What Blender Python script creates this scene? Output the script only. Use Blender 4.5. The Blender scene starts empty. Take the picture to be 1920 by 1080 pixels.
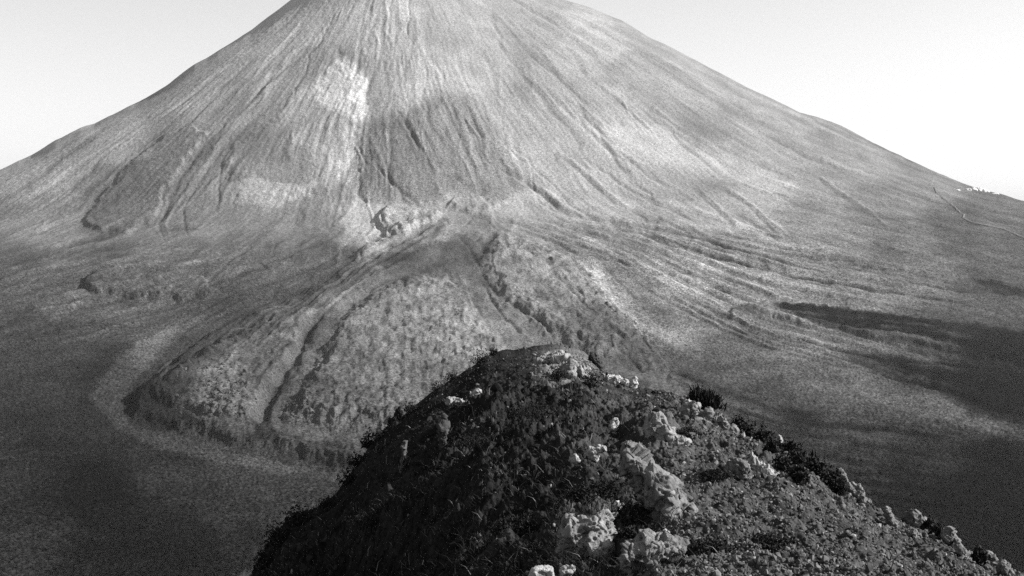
import bpy, math, random
import numpy as np
from mathutils import Vector

# ------------------------------------------------------------------ camera, sky, sun, exposure
F = 2637.0            # focal length in pixels of a 1920 px wide picture
HY = 430.0            # picture row of the horizon
SC = bpy.context.scene
COL = SC.collection
cd = bpy.data.cameras.new("camera")
cam = bpy.data.objects.new("camera", cd)
COL.objects.link(cam)
cd.sensor_width = 36.0
cd.lens = F / 1920.0 * 36.0
cd.shift_y = (HY - 540.0) / 1920.0
cd.clip_start = 0.1
cd.clip_end = 60000.0
cam.location = (0, 0, 0)
cam.rotation_euler = (math.radians(90), 0, 0)
SC.camera = cam

SUN_AZ, SUN_EL = 90.0, 32.0          # degrees; azimuth clockwise from the view direction
W = bpy.data.worlds.new("World")
SC.world = W
W.use_nodes = True
nt = W.node_tree
nt.nodes.clear()
sky = nt.nodes.new("ShaderNodeTexSky")
sky.sky_type = 'NISHITA'
sky.sun_disc = False
sky.sun_elevation = math.radians(SUN_EL)
sky.sun_rotation = math.radians(SUN_AZ)
sky.air_density = 1.0
sky.dust_density = 1.2
sky.ozone_density = 1.0
bw = nt.nodes.new("ShaderNodeRGBToBW")      # a black-and-white plate: the sky has no hue
bg = nt.nodes.new("ShaderNodeBackground")
bg.inputs[1].default_value = 0.098
wo = nt.nodes.new("ShaderNodeOutputWorld")
nt.links.new(sky.outputs[0], bw.inputs[0])
nt.links.new(bw.outputs[0], bg.inputs[0])
nt.links.new(bg.outputs[0], wo.inputs[0])

sl = bpy.data.lights.new("sun", 'SUN')
sl.energy = 5.0
sl.angle = math.radians(0.5)
sl.color = (1.0, 0.99, 0.98)
sun = bpy.data.objects.new("sun", sl)
COL.objects.link(sun)
a, e = math.radians(SUN_AZ), math.radians(SUN_EL)
SUN_DIR = Vector((math.cos(e) * math.sin(a), math.cos(e) * math.cos(a), math.sin(e)))
sun.rotation_euler = SUN_DIR.to_track_quat('Z', 'Y').to_euler()
SC.view_settings.view_transform = 'Standard'
SC.view_settings.look = 'None'
SC.view_settings.gamma = 1.0
SC.view_settings.exposure = 1.1
SC.cycles.use_denoising = False
SC.cycles.denoiser = 'OPENIMAGEDENOISE'
SC.cycles.denoising_input_passes = 'RGB_ALBEDO_NORMAL'
SC.cycles.max_bounces = 6
SC.cycles.diffuse_bounces = 2
SC.cycles.volume_bounces = 1
HAZE = 0.000013

RNG = np.random.default_rng(7)
random.seed(7)

# ------------------------------------------------------------------ noise
def _h(ix, iy, iz, seed):
    h = (ix.astype(np.uint32) * np.uint32(374761393) + iy.astype(np.uint32) * np.uint32(668265263)
         + iz.astype(np.uint32) * np.uint32(2147483647) + np.uint32((seed * 974711 + 12345) & 0xffffffff))
    h = (h ^ (h >> np.uint32(13))) * np.uint32(1274126177)
    h = (h ^ (h >> np.uint32(16))) * np.uint32(2246822519)
    return h ^ (h >> np.uint32(15))

_ang = np.arange(256) / 256.0 * 2 * np.pi
_GX, _GY = np.cos(_ang).astype(np.float32), np.sin(_ang).astype(np.float32)

def n2(x, y, seed=0):
    """2-D gradient noise, about -1..1"""
    x = np.asarray(x, np.float32); y = np.asarray(y, np.float32)
    xi = np.floor(x); yi = np.floor(y)
    fx = x - xi; fy = y - yi
    xi = xi.astype(np.int64); yi = yi.astype(np.int64)
    z0 = np.zeros(1, np.int64)
    def g(ox, oy):
        k = _h(xi + ox, yi + oy, z0, seed) & np.uint32(255)
        return _GX[k] * (fx - ox) + _GY[k] * (fy - oy)
    u = fx * fx * fx * (fx * (fx * 6 - 15) + 10)
    v = fy * fy * fy * (fy * (fy * 6 - 15) + 10)
    a0 = g(0, 0); a1 = g(1, 0); b0 = g(0, 1); b1 = g(1, 1)
    return ((a0 + u * (a1 - a0)) * (1 - v) + (b0 + u * (b1 - b0)) * v) * 1.5

def fbm(x, y, octv=4, seed=0, gain=0.5, lac=2.03):
    s = 0; amp = 1.0; t = 0
    for o in range(octv):
        s = s + amp * n2(x, y, seed + o * 17); t += amp
        x = x * lac + 3.7; y = y * lac - 1.3; amp *= gain
    return s / t * 1.3

def ridged(x, y, octv=4, seed=0, gain=0.55):
    s = 0; amp = 1.0; t = 0
    for o in range(octv):
        s = s + amp * (1 - np.abs(n2(x, y, seed + o * 31)) * 2); t += amp
        x = x * 2.07 + 1.7; y = y * 2.07 + 5.1; amp *= gain
    return s / t

def n3(p, seed=0):
    """3-D value noise, -1..1; p is (n,3)"""
    pi = np.floor(p); f = p - pi
    pi = pi.astype(np.int64)
    w = f * f * (3 - 2 * f)
    r = 0
    for dx in (0, 1):
        for dy in (0, 1):
            for dz in (0, 1):
                k = _h(pi[:, 0] + dx, pi[:, 1] + dy, pi[:, 2] + dz, seed).astype(np.float64) / 4294967295.0
                ww = (w[:, 0] if dx else 1 - w[:, 0]) * (w[:, 1] if dy else 1 - w[:, 1]) * (w[:, 2] if dz else 1 - w[:, 2])
                r = r + ww * k
    return r * 2 - 1

def smooth(a, b, x):
    t = np.clip((x - a) / (b - a), 0, 1)
    return t * t * (3 - 2 * t)

def pchip(xs, ys, x):
    xs = np.asarray(xs, float); ys = np.asarray(ys, float)
    h = np.diff(xs); d = np.diff(ys) / h
    m = np.zeros(len(xs)); m[0] = d[0]; m[-1] = d[-1]
    for i in range(1, len(xs) - 1):
        if d[i - 1] * d[i] > 0:
            w1 = 2 * h[i] + h[i - 1]; w2 = h[i] + 2 * h[i - 1]
            m[i] = (w1 + w2) / (w1 / d[i - 1] + w2 / d[i])
    x = np.clip(x, xs[0], xs[-1])
    k = np.clip(np.searchsorted(xs, x) - 1, 0, len(xs) - 2)
    t = (x - xs[k]) / h[k]
    t2 = t * t; t3 = t2 * t
    return ((2 * t3 - 3 * t2 + 1) * ys[k] + (t3 - 2 * t2 + t) * h[k] * m[k]
            + (-2 * t3 + 3 * t2) * ys[k + 1] + (t3 - t2) * h[k] * m[k + 1])

# ------------------------------------------------------------------ mesh helpers
def mesh(name, v, f, mat, attr=None, smooth_shade=True, parent=None):
    v = np.ascontiguousarray(v, np.float32); f = np.ascontiguousarray(f, np.int32)
    k = f.shape[1]
    me = bpy.data.meshes.new(name)
    me.vertices.add(len(v)); me.vertices.foreach_set("co", v.ravel())
    me.loops.add(f.size); me.loops.foreach_set("vertex_index", f.ravel())
    me.polygons.add(len(f))
    me.polygons.foreach_set("loop_start", np.arange(0, f.size, k, dtype=np.int32))
    me.polygons.foreach_set("loop_total", np.full(len(f), k, np.int32))
    me.polygons.foreach_set("use_smooth", np.full(len(f), smooth_shade, bool))
    if attr is not None:
        at = me.attributes.new("albedo", 'FLOAT', 'POINT')
        at.data.foreach_set("value", np.ascontiguousarray(attr, np.float32).ravel())
    me.update(calc_edges=True)
    me.materials.append(mat)
    o = bpy.data.objects.new(name, me)
    COL.objects.link(o)
    if parent: o.parent = parent
    return o

def grid_faces(nr, nc):
    i = np.arange(nr * nc, dtype=np.int32).reshape(nr, nc)
    return np.stack([i[:-1, :-1], i[:-1, 1:], i[1:, 1:], i[1:, :-1]], -1).reshape(-1, 4)

def tag(o, label=None, cat=None, group=None, kind=None):
    if label: o["label"] = label
    if cat: o["category"] = cat
    if group: o["group"] = group
    if kind: o["kind"] = kind
    return o

# ------------------------------------------------------------------ materials (all neutral grey: the photograph is black and white)
def surface(name, base=None, vary=(0.75, 1.25), scales=((1.0, 4),), bump=(), rough=1.0, spec=0.0):
    """grey surface: albedo attribute (or base) times object-space noise, with noise bump"""
    m = bpy.data.materials.new(name); m.use_nodes = True
    t = m.node_tree; N = t.nodes; L = t.links
    b = N["Principled BSDF"]
    b.inputs["Roughness"].default_value = rough
    b.inputs["Specular IOR Level"].default_value = spec
    tc = N.new("ShaderNodeTexCoord")
    if base is None:
        at = N.new("ShaderNodeAttribute"); at.attribute_name = "albedo"
        cur = at.outputs["Fac"]
    else:
        va = N.new("ShaderNodeValue"); va.outputs[0].default_value = base
        cur = va.outputs[0]
    for sc in scales:
        s, d = sc[:2]; lo, hi = sc[2:] if len(sc) > 2 else vary
        no = N.new("ShaderNodeTexNoise"); no.inputs["Scale"].default_value = s; no.inputs["Detail"].default_value = d
        no.inputs["Roughness"].default_value = 0.65
        L.new(tc.outputs["Object"], no.inputs["Vector"])
        mr = N.new("ShaderNodeMapRange"); mr.inputs[1].default_value = 0.3; mr.inputs[2].default_value = 0.7
        mr.inputs[3].default_value = lo; mr.inputs[4].default_value = hi
        L.new(no.outputs["Fac"], mr.inputs[0])
        mu = N.new("ShaderNodeMath"); mu.operation = 'MULTIPLY'
        L.new(cur, mu.inputs[0]); L.new(mr.outputs[0], mu.inputs[1])
        cur = mu.outputs[0]
    L.new(cur, b.inputs["Base Color"])
    prev = None
    for (s, d, dist) in bump:
        no = N.new("ShaderNodeTexNoise"); no.inputs["Scale"].default_value = s; no.inputs["Detail"].default_value = d
        no.inputs["Roughness"].default_value = 0.7
        L.new(tc.outputs["Object"], no.inputs["Vector"])
        bu = N.new("ShaderNodeBump"); bu.inputs["Strength"].default_value = 1.0; bu.inputs["Distance"].default_value = dist
        L.new(no.outputs["Fac"], bu.inputs["Height"])
        if prev: L.new(prev, bu.inputs["Normal"])
        prev = bu.outputs[0]
    if prev: L.new(prev, b.inputs["Normal"])
    return m

M_TERRAIN = surface("volcanic_ground", None, (0.62, 1.38), ((0.012, 4, .84, 1.16), (0.2, 3), (0.5, 3)), bump=((0.4, 4, 1.1),))
def add_flecks(m):
    """small dark scrub and stones, thick where the 'scrub' attribute says so"""
    t = m.node_tree; N = t.nodes; L = t.links; b = N["Principled BSDF"]
    src = b.inputs["Base Color"].links[0].from_socket
    tc = N.new("ShaderNodeTexCoord"); at = N.new("ShaderNodeAttribute"); at.attribute_name = "scrub"
    mp = N.new("ShaderNodeMapping"); mp.inputs["Scale"].default_value = (.8, 1, 1)
    L.new(tc.outputs["Object"], mp.inputs["Vector"])
    for (sc, lo, hi, k) in ((.45, .53, .59, .32), (.24, .57, .62, .45), (.36, .61, .67, 1.8)):
        no = N.new("ShaderNodeTexNoise"); no.inputs["Scale"].default_value = sc; no.inputs["Detail"].default_value = 4; no.inputs["Roughness"].default_value = .62
        L.new(mp.outputs[0], no.inputs["Vector"])
        mr = N.new("ShaderNodeMapRange"); mr.inputs[1].default_value = lo; mr.inputs[2].default_value = hi
        mr.inputs[3].default_value = 0; mr.inputs[4].default_value = 1
        L.new(no.outputs["Fac"], mr.inputs[0])
        w = N.new("ShaderNodeMath"); w.operation = 'MULTIPLY'; L.new(mr.outputs[0], w.inputs[0]); L.new(at.outputs["Fac"], w.inputs[1])
        ma = N.new("ShaderNodeMath"); ma.operation = 'MULTIPLY_ADD'; L.new(w.outputs[0], ma.inputs[0]); ma.inputs[1].default_value = k - 1; ma.inputs[2].default_value = 1
        mu = N.new("ShaderNodeMath"); mu.operation = 'MULTIPLY'; L.new(src, mu.inputs[0]); L.new(ma.outputs[0], mu.inputs[1])
        src = mu.outputs[0]
    L.new(src, b.inputs["Base Color"])
add_flecks(M_TERRAIN)
M_RIDGE = surface("ridge_soil", None, (0.55, 1.45), ((1.2, 6), (18.0, 4)), bump=((14.0, 5, 0.03),))
M_ROCK = surface("pitted_pale_rock", None, (0.7, 1.25), ((2.0, 5), (14.0, 4)), bump=((14.0, 5, 0.025),))
M_GRAVEL = surface("gravel_stone", None, (0.85, 1.15), ((8.0, 2),))
M_PLANT = surface("scrub_leaf", None, (0.7, 1.3), ((5.0, 2),), rough=0.8)
M_STEM = surface("woody_stem", 0.06, (0.7, 1.3), ((10.0, 2),))
M_BOULDER = surface("lava_block", 0.065, (0.5, 1.5), ((0.3, 4),), bump=((0.8, 4, 0.5),))
M_PATH = surface("trodden_dust", 0.16, (0.85, 1.15), ((0.05, 3),))
M_WHITE = surface("white_rock", 0.5, (0.85, 1.1), ((0.1, 3),))

# ------------------------------------------------------------------ far ground: volcano, apron and plain
AX, AY = -413.0, 5000.0               # axis of the cone
HF = ((0, 1010), (250, 960), (600, 717), (920, 510), (1200, 331), (1450, 170), (1680, 40), (1980, -30), (2200, -70), (2650, -148),
      (3000, -185), (3300, -206), (3600, -212), (6000, -216), (9000, -216))
HL = ((0, 1010), (250, 905), (374, 815), (677, 603), (1009, 408), (1217, 313), (1407, 212), (1900, 0), (2600, -120), (3500, -190), (9000, -216))
HR = ((0, 1010), (250, 955), (603, 815), (1020, 626), (1437, 417), (1816, 246), (2100, 142), (2233, 104), (2800, -30), (3500, -140), (4500, -205), (9000, -216))

def base_z(X, Y):
    dx = X - AX; dy = Y - AY
    rho = np.hypot(dx, dy) + 1e-6
    s = dx / rho
    wr = np.clip(s, 0, 1) ** 1.8; wl = np.clip(-s, 0, 1) ** 1.8
    c = lambda t: pchip([p[0] for p in t], [p[1] for p in t], rho)
    return (1 - wr - wl) * c(HF) + wr * c(HR) + wl * c(HL)

# traced lattice in rows/columns of the smooth base ground
STEP = 2
LU = np.arange(-440, 2360, STEP, dtype=np.float32); LV = np.arange(-140, 1220, STEP, dtype=np.float32)
GU, GV = np.meshgrid(LU, LV)
WU = GU + 9 * fbm(GU / 60, GV / 34, 3, 5) + 3.5 * fbm(GU / 16, GV / 9, 3, 6)
WV = GV + 5 * fbm(GU / 60, GV / 34, 3, 8) + 3 * fbm(GU / 22, GV / 12, 3, 9)

def seg_d(pts, U, V, closed=False):
    best = np.full(U.shape, 1e9, np.float32)
    P = list(pts) + ([pts[0]] if closed else [])
    for (x0, y0), (x1, y1) in zip(P[:-1], P[1:]):
        ex, ey = x1 - x0, y1 - y0
        t = np.clip(((U - x0) * ex + (V - y0) * ey) / (ex * ex + ey * ey + 1e-9), 0, 1)
        best = np.minimum(best, np.hypot(U - x0 - t * ex, V - y0 - t * ey))
    return best

def seg_dt(pts, U, V):
    """distance to a polyline and how far along it (0..1)"""
    best = np.full(U.shape, 1e9, np.float32); T = np.zeros(U.shape, np.float32)
    ln = [math.hypot(b[0] - a[0], b[1] - a[1]) for a, b in zip(pts[:-1], pts[1:])]; tot = sum(ln) + 1e-9; acc = 0
    for (x0, y0), (x1, y1), l in zip(pts[:-1], pts[1:], ln):
        ex, ey = x1 - x0, y1 - y0
        t = np.clip(((U - x0) * ex + (V - y0) * ey) / (ex * ex + ey * ey + 1e-9), 0, 1)
        d = np.hypot(U - x0 - t * ex, V - y0 - t * ey)
        m = d < best
        best = np.where(m, d, best); T = np.where(m, (acc + t * l) / tot, T); acc += l
    return best, T

def inside(pts, U, V):
    r = np.zeros(U.shape, bool)
    n = len(pts)
    for i in range(n):
        (x0, y0), (x1, y1) = pts[i], pts[(i + 1) % n]
        if y0 == y1: continue
        c = ((y0 > V) != (y1 > V)) & (U < (x1 - x0) * (V - y0) / (y1 - y0) + x0)
        r ^= c
    return r

def box(pts, pad):
    xs = [p[0] for p in pts]; ys = [p[1] for p in pts]
    i0 = max(0, int((min(ys) - pad - LV[0]) / STEP)); i1 = min(len(LV), int((max(ys) + pad - LV[0]) / STEP) + 1)
    j0 = max(0, int((min(xs) - pad - LU[0]) / STEP)); j1 = min(len(LU), int((max(xs) + pad - LU[0]) / STEP) + 1)
    return slice(i0, max(i0 + 1, i1)), slice(j0, max(j0 + 1, j1))

TONES = """60,330,0.60 60,420,0.58 30,490,0.40 100,560,0.42 60,620,0.33 80,700,0.27 80,800,0.23 60,900,0.21 60,1000,0.22 180,930,0.13
200,1040,0.15 350,1000,0.17 350,900,0.25 430,960,0.23 560,900,0.27 210,260,0.62 380,170,0.60 500,80,0.62 600,30,0.64 700,20,0.70
850,60,0.76 1000,60,0.74 1100,90,0.78 1200,120,0.76 1300,170,0.74 1450,230,0.74 1600,300,0.70 1750,340,0.66 1880,400,0.52 450,200,0.55
560,130,0.60 640,160,0.78 620,260,0.68 500,290,0.55 350,300,0.55 240,360,0.45 500,350,0.72 420,330,0.52 750,150,0.72 760,270,0.55
830,200,0.62 900,260,0.60 980,170,0.66 1050,250,0.76 1150,230,0.82 1250,270,0.86 1350,310,0.82 1230,200,0.70 1320,240,0.62 1000,330,0.72
1100,370,0.74 1250,380,0.70 1400,400,0.68 1550,400,0.62 1650,380,0.60 1800,430,0.46 1880,480,0.46 1700,470,0.50 300,430,0.50 400,420,0.56
200,480,0.42 250,540,0.40 350,500,0.48 500,480,0.45 600,470,0.42 700,420,0.60 760,410,0.68 800,450,0.52 860,480,0.42 780,500,0.42
900,550,0.50 1000,480,0.60 1050,530,0.58 820,570,0.58 850,620,0.60 700,640,0.50 650,700,0.45 750,720,0.47 600,800,0.42 560,640,0.42
450,580,0.33 380,640,0.31 500,560,0.38 330,700,0.29 420,740,0.39 500,720,0.35 560,760,0.33 300,760,0.21 200,720,0.33 220,800,0.29
450,870,0.33 600,880,0.28 1150,540,0.66 1200,600,0.60 1300,520,0.62 1300,600,0.52 1400,540,0.55 1500,520,0.56 1600,520,0.55 1700,530,0.50
1850,560,0.42 1120,640,0.42 1200,660,0.40 1300,680,0.40 1400,660,0.45 1500,640,0.47 1600,580,0.38 1500,700,0.42 1600,740,0.42 1750,760,0.42
1850,800,0.40 1600,620,0.30 1750,630,0.28 1850,680,0.22 1700,680,0.24 1860,740,0.18 1450,740,0.33 1600,800,0.27 1750,850,0.22 1700,900,0.17
1850,850,0.18 1880,920,0.10 1870,1000,0.09 1600,870,0.22 1780,950,0.15 1500,800,0.22 1000,800,0.30 1000,1000,0.20 480,420,0.56 560,430,0.54
440,450,0.48 350,455,0.50"""
TONE = [tuple(float(q) for q in s.split(",")) for s in TONES.split()]
#ALB_BEGIN
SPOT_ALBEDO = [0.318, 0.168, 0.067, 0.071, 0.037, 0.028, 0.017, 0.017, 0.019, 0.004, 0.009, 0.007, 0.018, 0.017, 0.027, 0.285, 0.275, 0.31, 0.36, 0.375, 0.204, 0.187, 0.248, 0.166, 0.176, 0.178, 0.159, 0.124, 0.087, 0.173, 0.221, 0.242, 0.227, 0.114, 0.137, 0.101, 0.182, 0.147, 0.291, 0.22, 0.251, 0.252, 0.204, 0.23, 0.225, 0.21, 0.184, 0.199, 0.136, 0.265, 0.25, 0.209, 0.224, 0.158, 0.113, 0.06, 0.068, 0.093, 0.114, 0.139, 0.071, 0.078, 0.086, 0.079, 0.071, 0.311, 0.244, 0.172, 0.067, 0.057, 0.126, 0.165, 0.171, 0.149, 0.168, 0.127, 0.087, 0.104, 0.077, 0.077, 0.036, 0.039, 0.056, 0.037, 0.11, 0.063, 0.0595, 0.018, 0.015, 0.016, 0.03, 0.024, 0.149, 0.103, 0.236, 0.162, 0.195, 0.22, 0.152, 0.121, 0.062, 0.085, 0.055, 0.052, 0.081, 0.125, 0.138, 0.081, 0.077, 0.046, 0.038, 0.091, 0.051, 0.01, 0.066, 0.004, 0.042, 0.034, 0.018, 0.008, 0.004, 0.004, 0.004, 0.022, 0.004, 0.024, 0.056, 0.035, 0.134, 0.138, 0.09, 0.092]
#ALB_END

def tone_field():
    """smooth field of ground reflectance blended from fitted values at the listed spots"""
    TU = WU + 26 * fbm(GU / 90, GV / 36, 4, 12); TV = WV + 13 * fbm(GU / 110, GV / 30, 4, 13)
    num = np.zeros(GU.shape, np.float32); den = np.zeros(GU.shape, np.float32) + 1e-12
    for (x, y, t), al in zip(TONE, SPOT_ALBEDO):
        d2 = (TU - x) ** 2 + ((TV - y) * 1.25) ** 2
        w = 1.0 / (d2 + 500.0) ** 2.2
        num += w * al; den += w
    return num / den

# raised sheets of lava: (foot outline, metres, edge width px)
SHEETS = [
    # the great flow below the cone, down to its blunt toe
    ([(236, 768), (262, 728), (312, 690), (372, 640), (450, 596), (560, 556), (640, 500), (700, 452), (760, 420), (840, 408), (920, 430), (990, 445),
      (1090, 492), (1150, 560), (1235, 640), (1300, 760), (1200, 900), (700, 900), (640, 884), (560, 862), (500, 846), (440, 842), (360, 818), (290, 806), (250, 790)], 8.5, 17),
    # left lobe, riding on it
    ([(268, 752), (330, 700), (400, 655), (480, 610), (560, 590), (600, 585), (575, 640), (545, 690), (500, 760), (470, 806), (400, 800), (320, 780)], 8, 16),
    # middle lobe with the pale crown
    ([(520, 798), (545, 760), (590, 690), (625, 610), (700, 545), (790, 520), (870, 540), (900, 600), (960, 660), (1000, 760), (900, 832), (650, 822), (580, 808)], 10, 30),
    # small pale knob at the foot of the cone
    ([(705, 425), (700, 405), (725, 390), (780, 390), (830, 400), (810, 425), (760, 445), (725, 445)], 14, 9),
    # right lobe
    ([(880, 500), (905, 470), (940, 440), (1020, 450), (1090, 485), (1150, 560), (1225, 640), (1120, 700), (1010, 640), (920, 570)], 9, 40),
    # dark apron of flows on the cone's front
    ([(668, 372), (664, 320), (672, 270), (690, 235), (760, 215), (830, 175), (880, 180), (930, 240), (960, 300), (990, 345), (950, 385), (880, 370), (800, 382), (720, 380)], 4, 34),
    # left dark flow down the flank
    ([(150, 416), (205, 345), (245, 300), (310, 252), (360, 236), (395, 250), (355, 300), (310, 355), (290, 420), (240, 440), (190, 440)], 7, 8),
    # low left lobes
    ([(150, 540), (160, 520), (200, 508), (300, 500), (380, 520), (400, 560), (300, 560), (210, 556), (170, 552)], 10, 6),
    ([(425, 345), (405, 300), (430, 260), (490, 220), (560, 150), (640, 105), (686, 150), (690, 215), (668, 240), (662, 300), (620, 370), (520, 385), (440, 385)], 5, 26),
    # far right shelf and fan
    ([(1450, 690), (1560, 672), (1620, 700), (1700, 732), (1735, 724), (1775, 748), (1830, 780), (1920, 802), (2050, 830), (2050, 860), (1900, 838), (1780, 815), (1600, 782), (1470, 775)], 2, 30),
    ([(1370, 600), (1440, 600), (1540, 610), (1660, 640), (1920, 690), (2100, 700), (2100, 640), (1900, 620), (1700, 590), (1540, 570), (1440, 562), (1370, 572)], 5, 9),
    ([(840, 392), (850, 372), (900, 368), (960, 380), (925, 395), (880, 402)], 8, 6),
]
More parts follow.
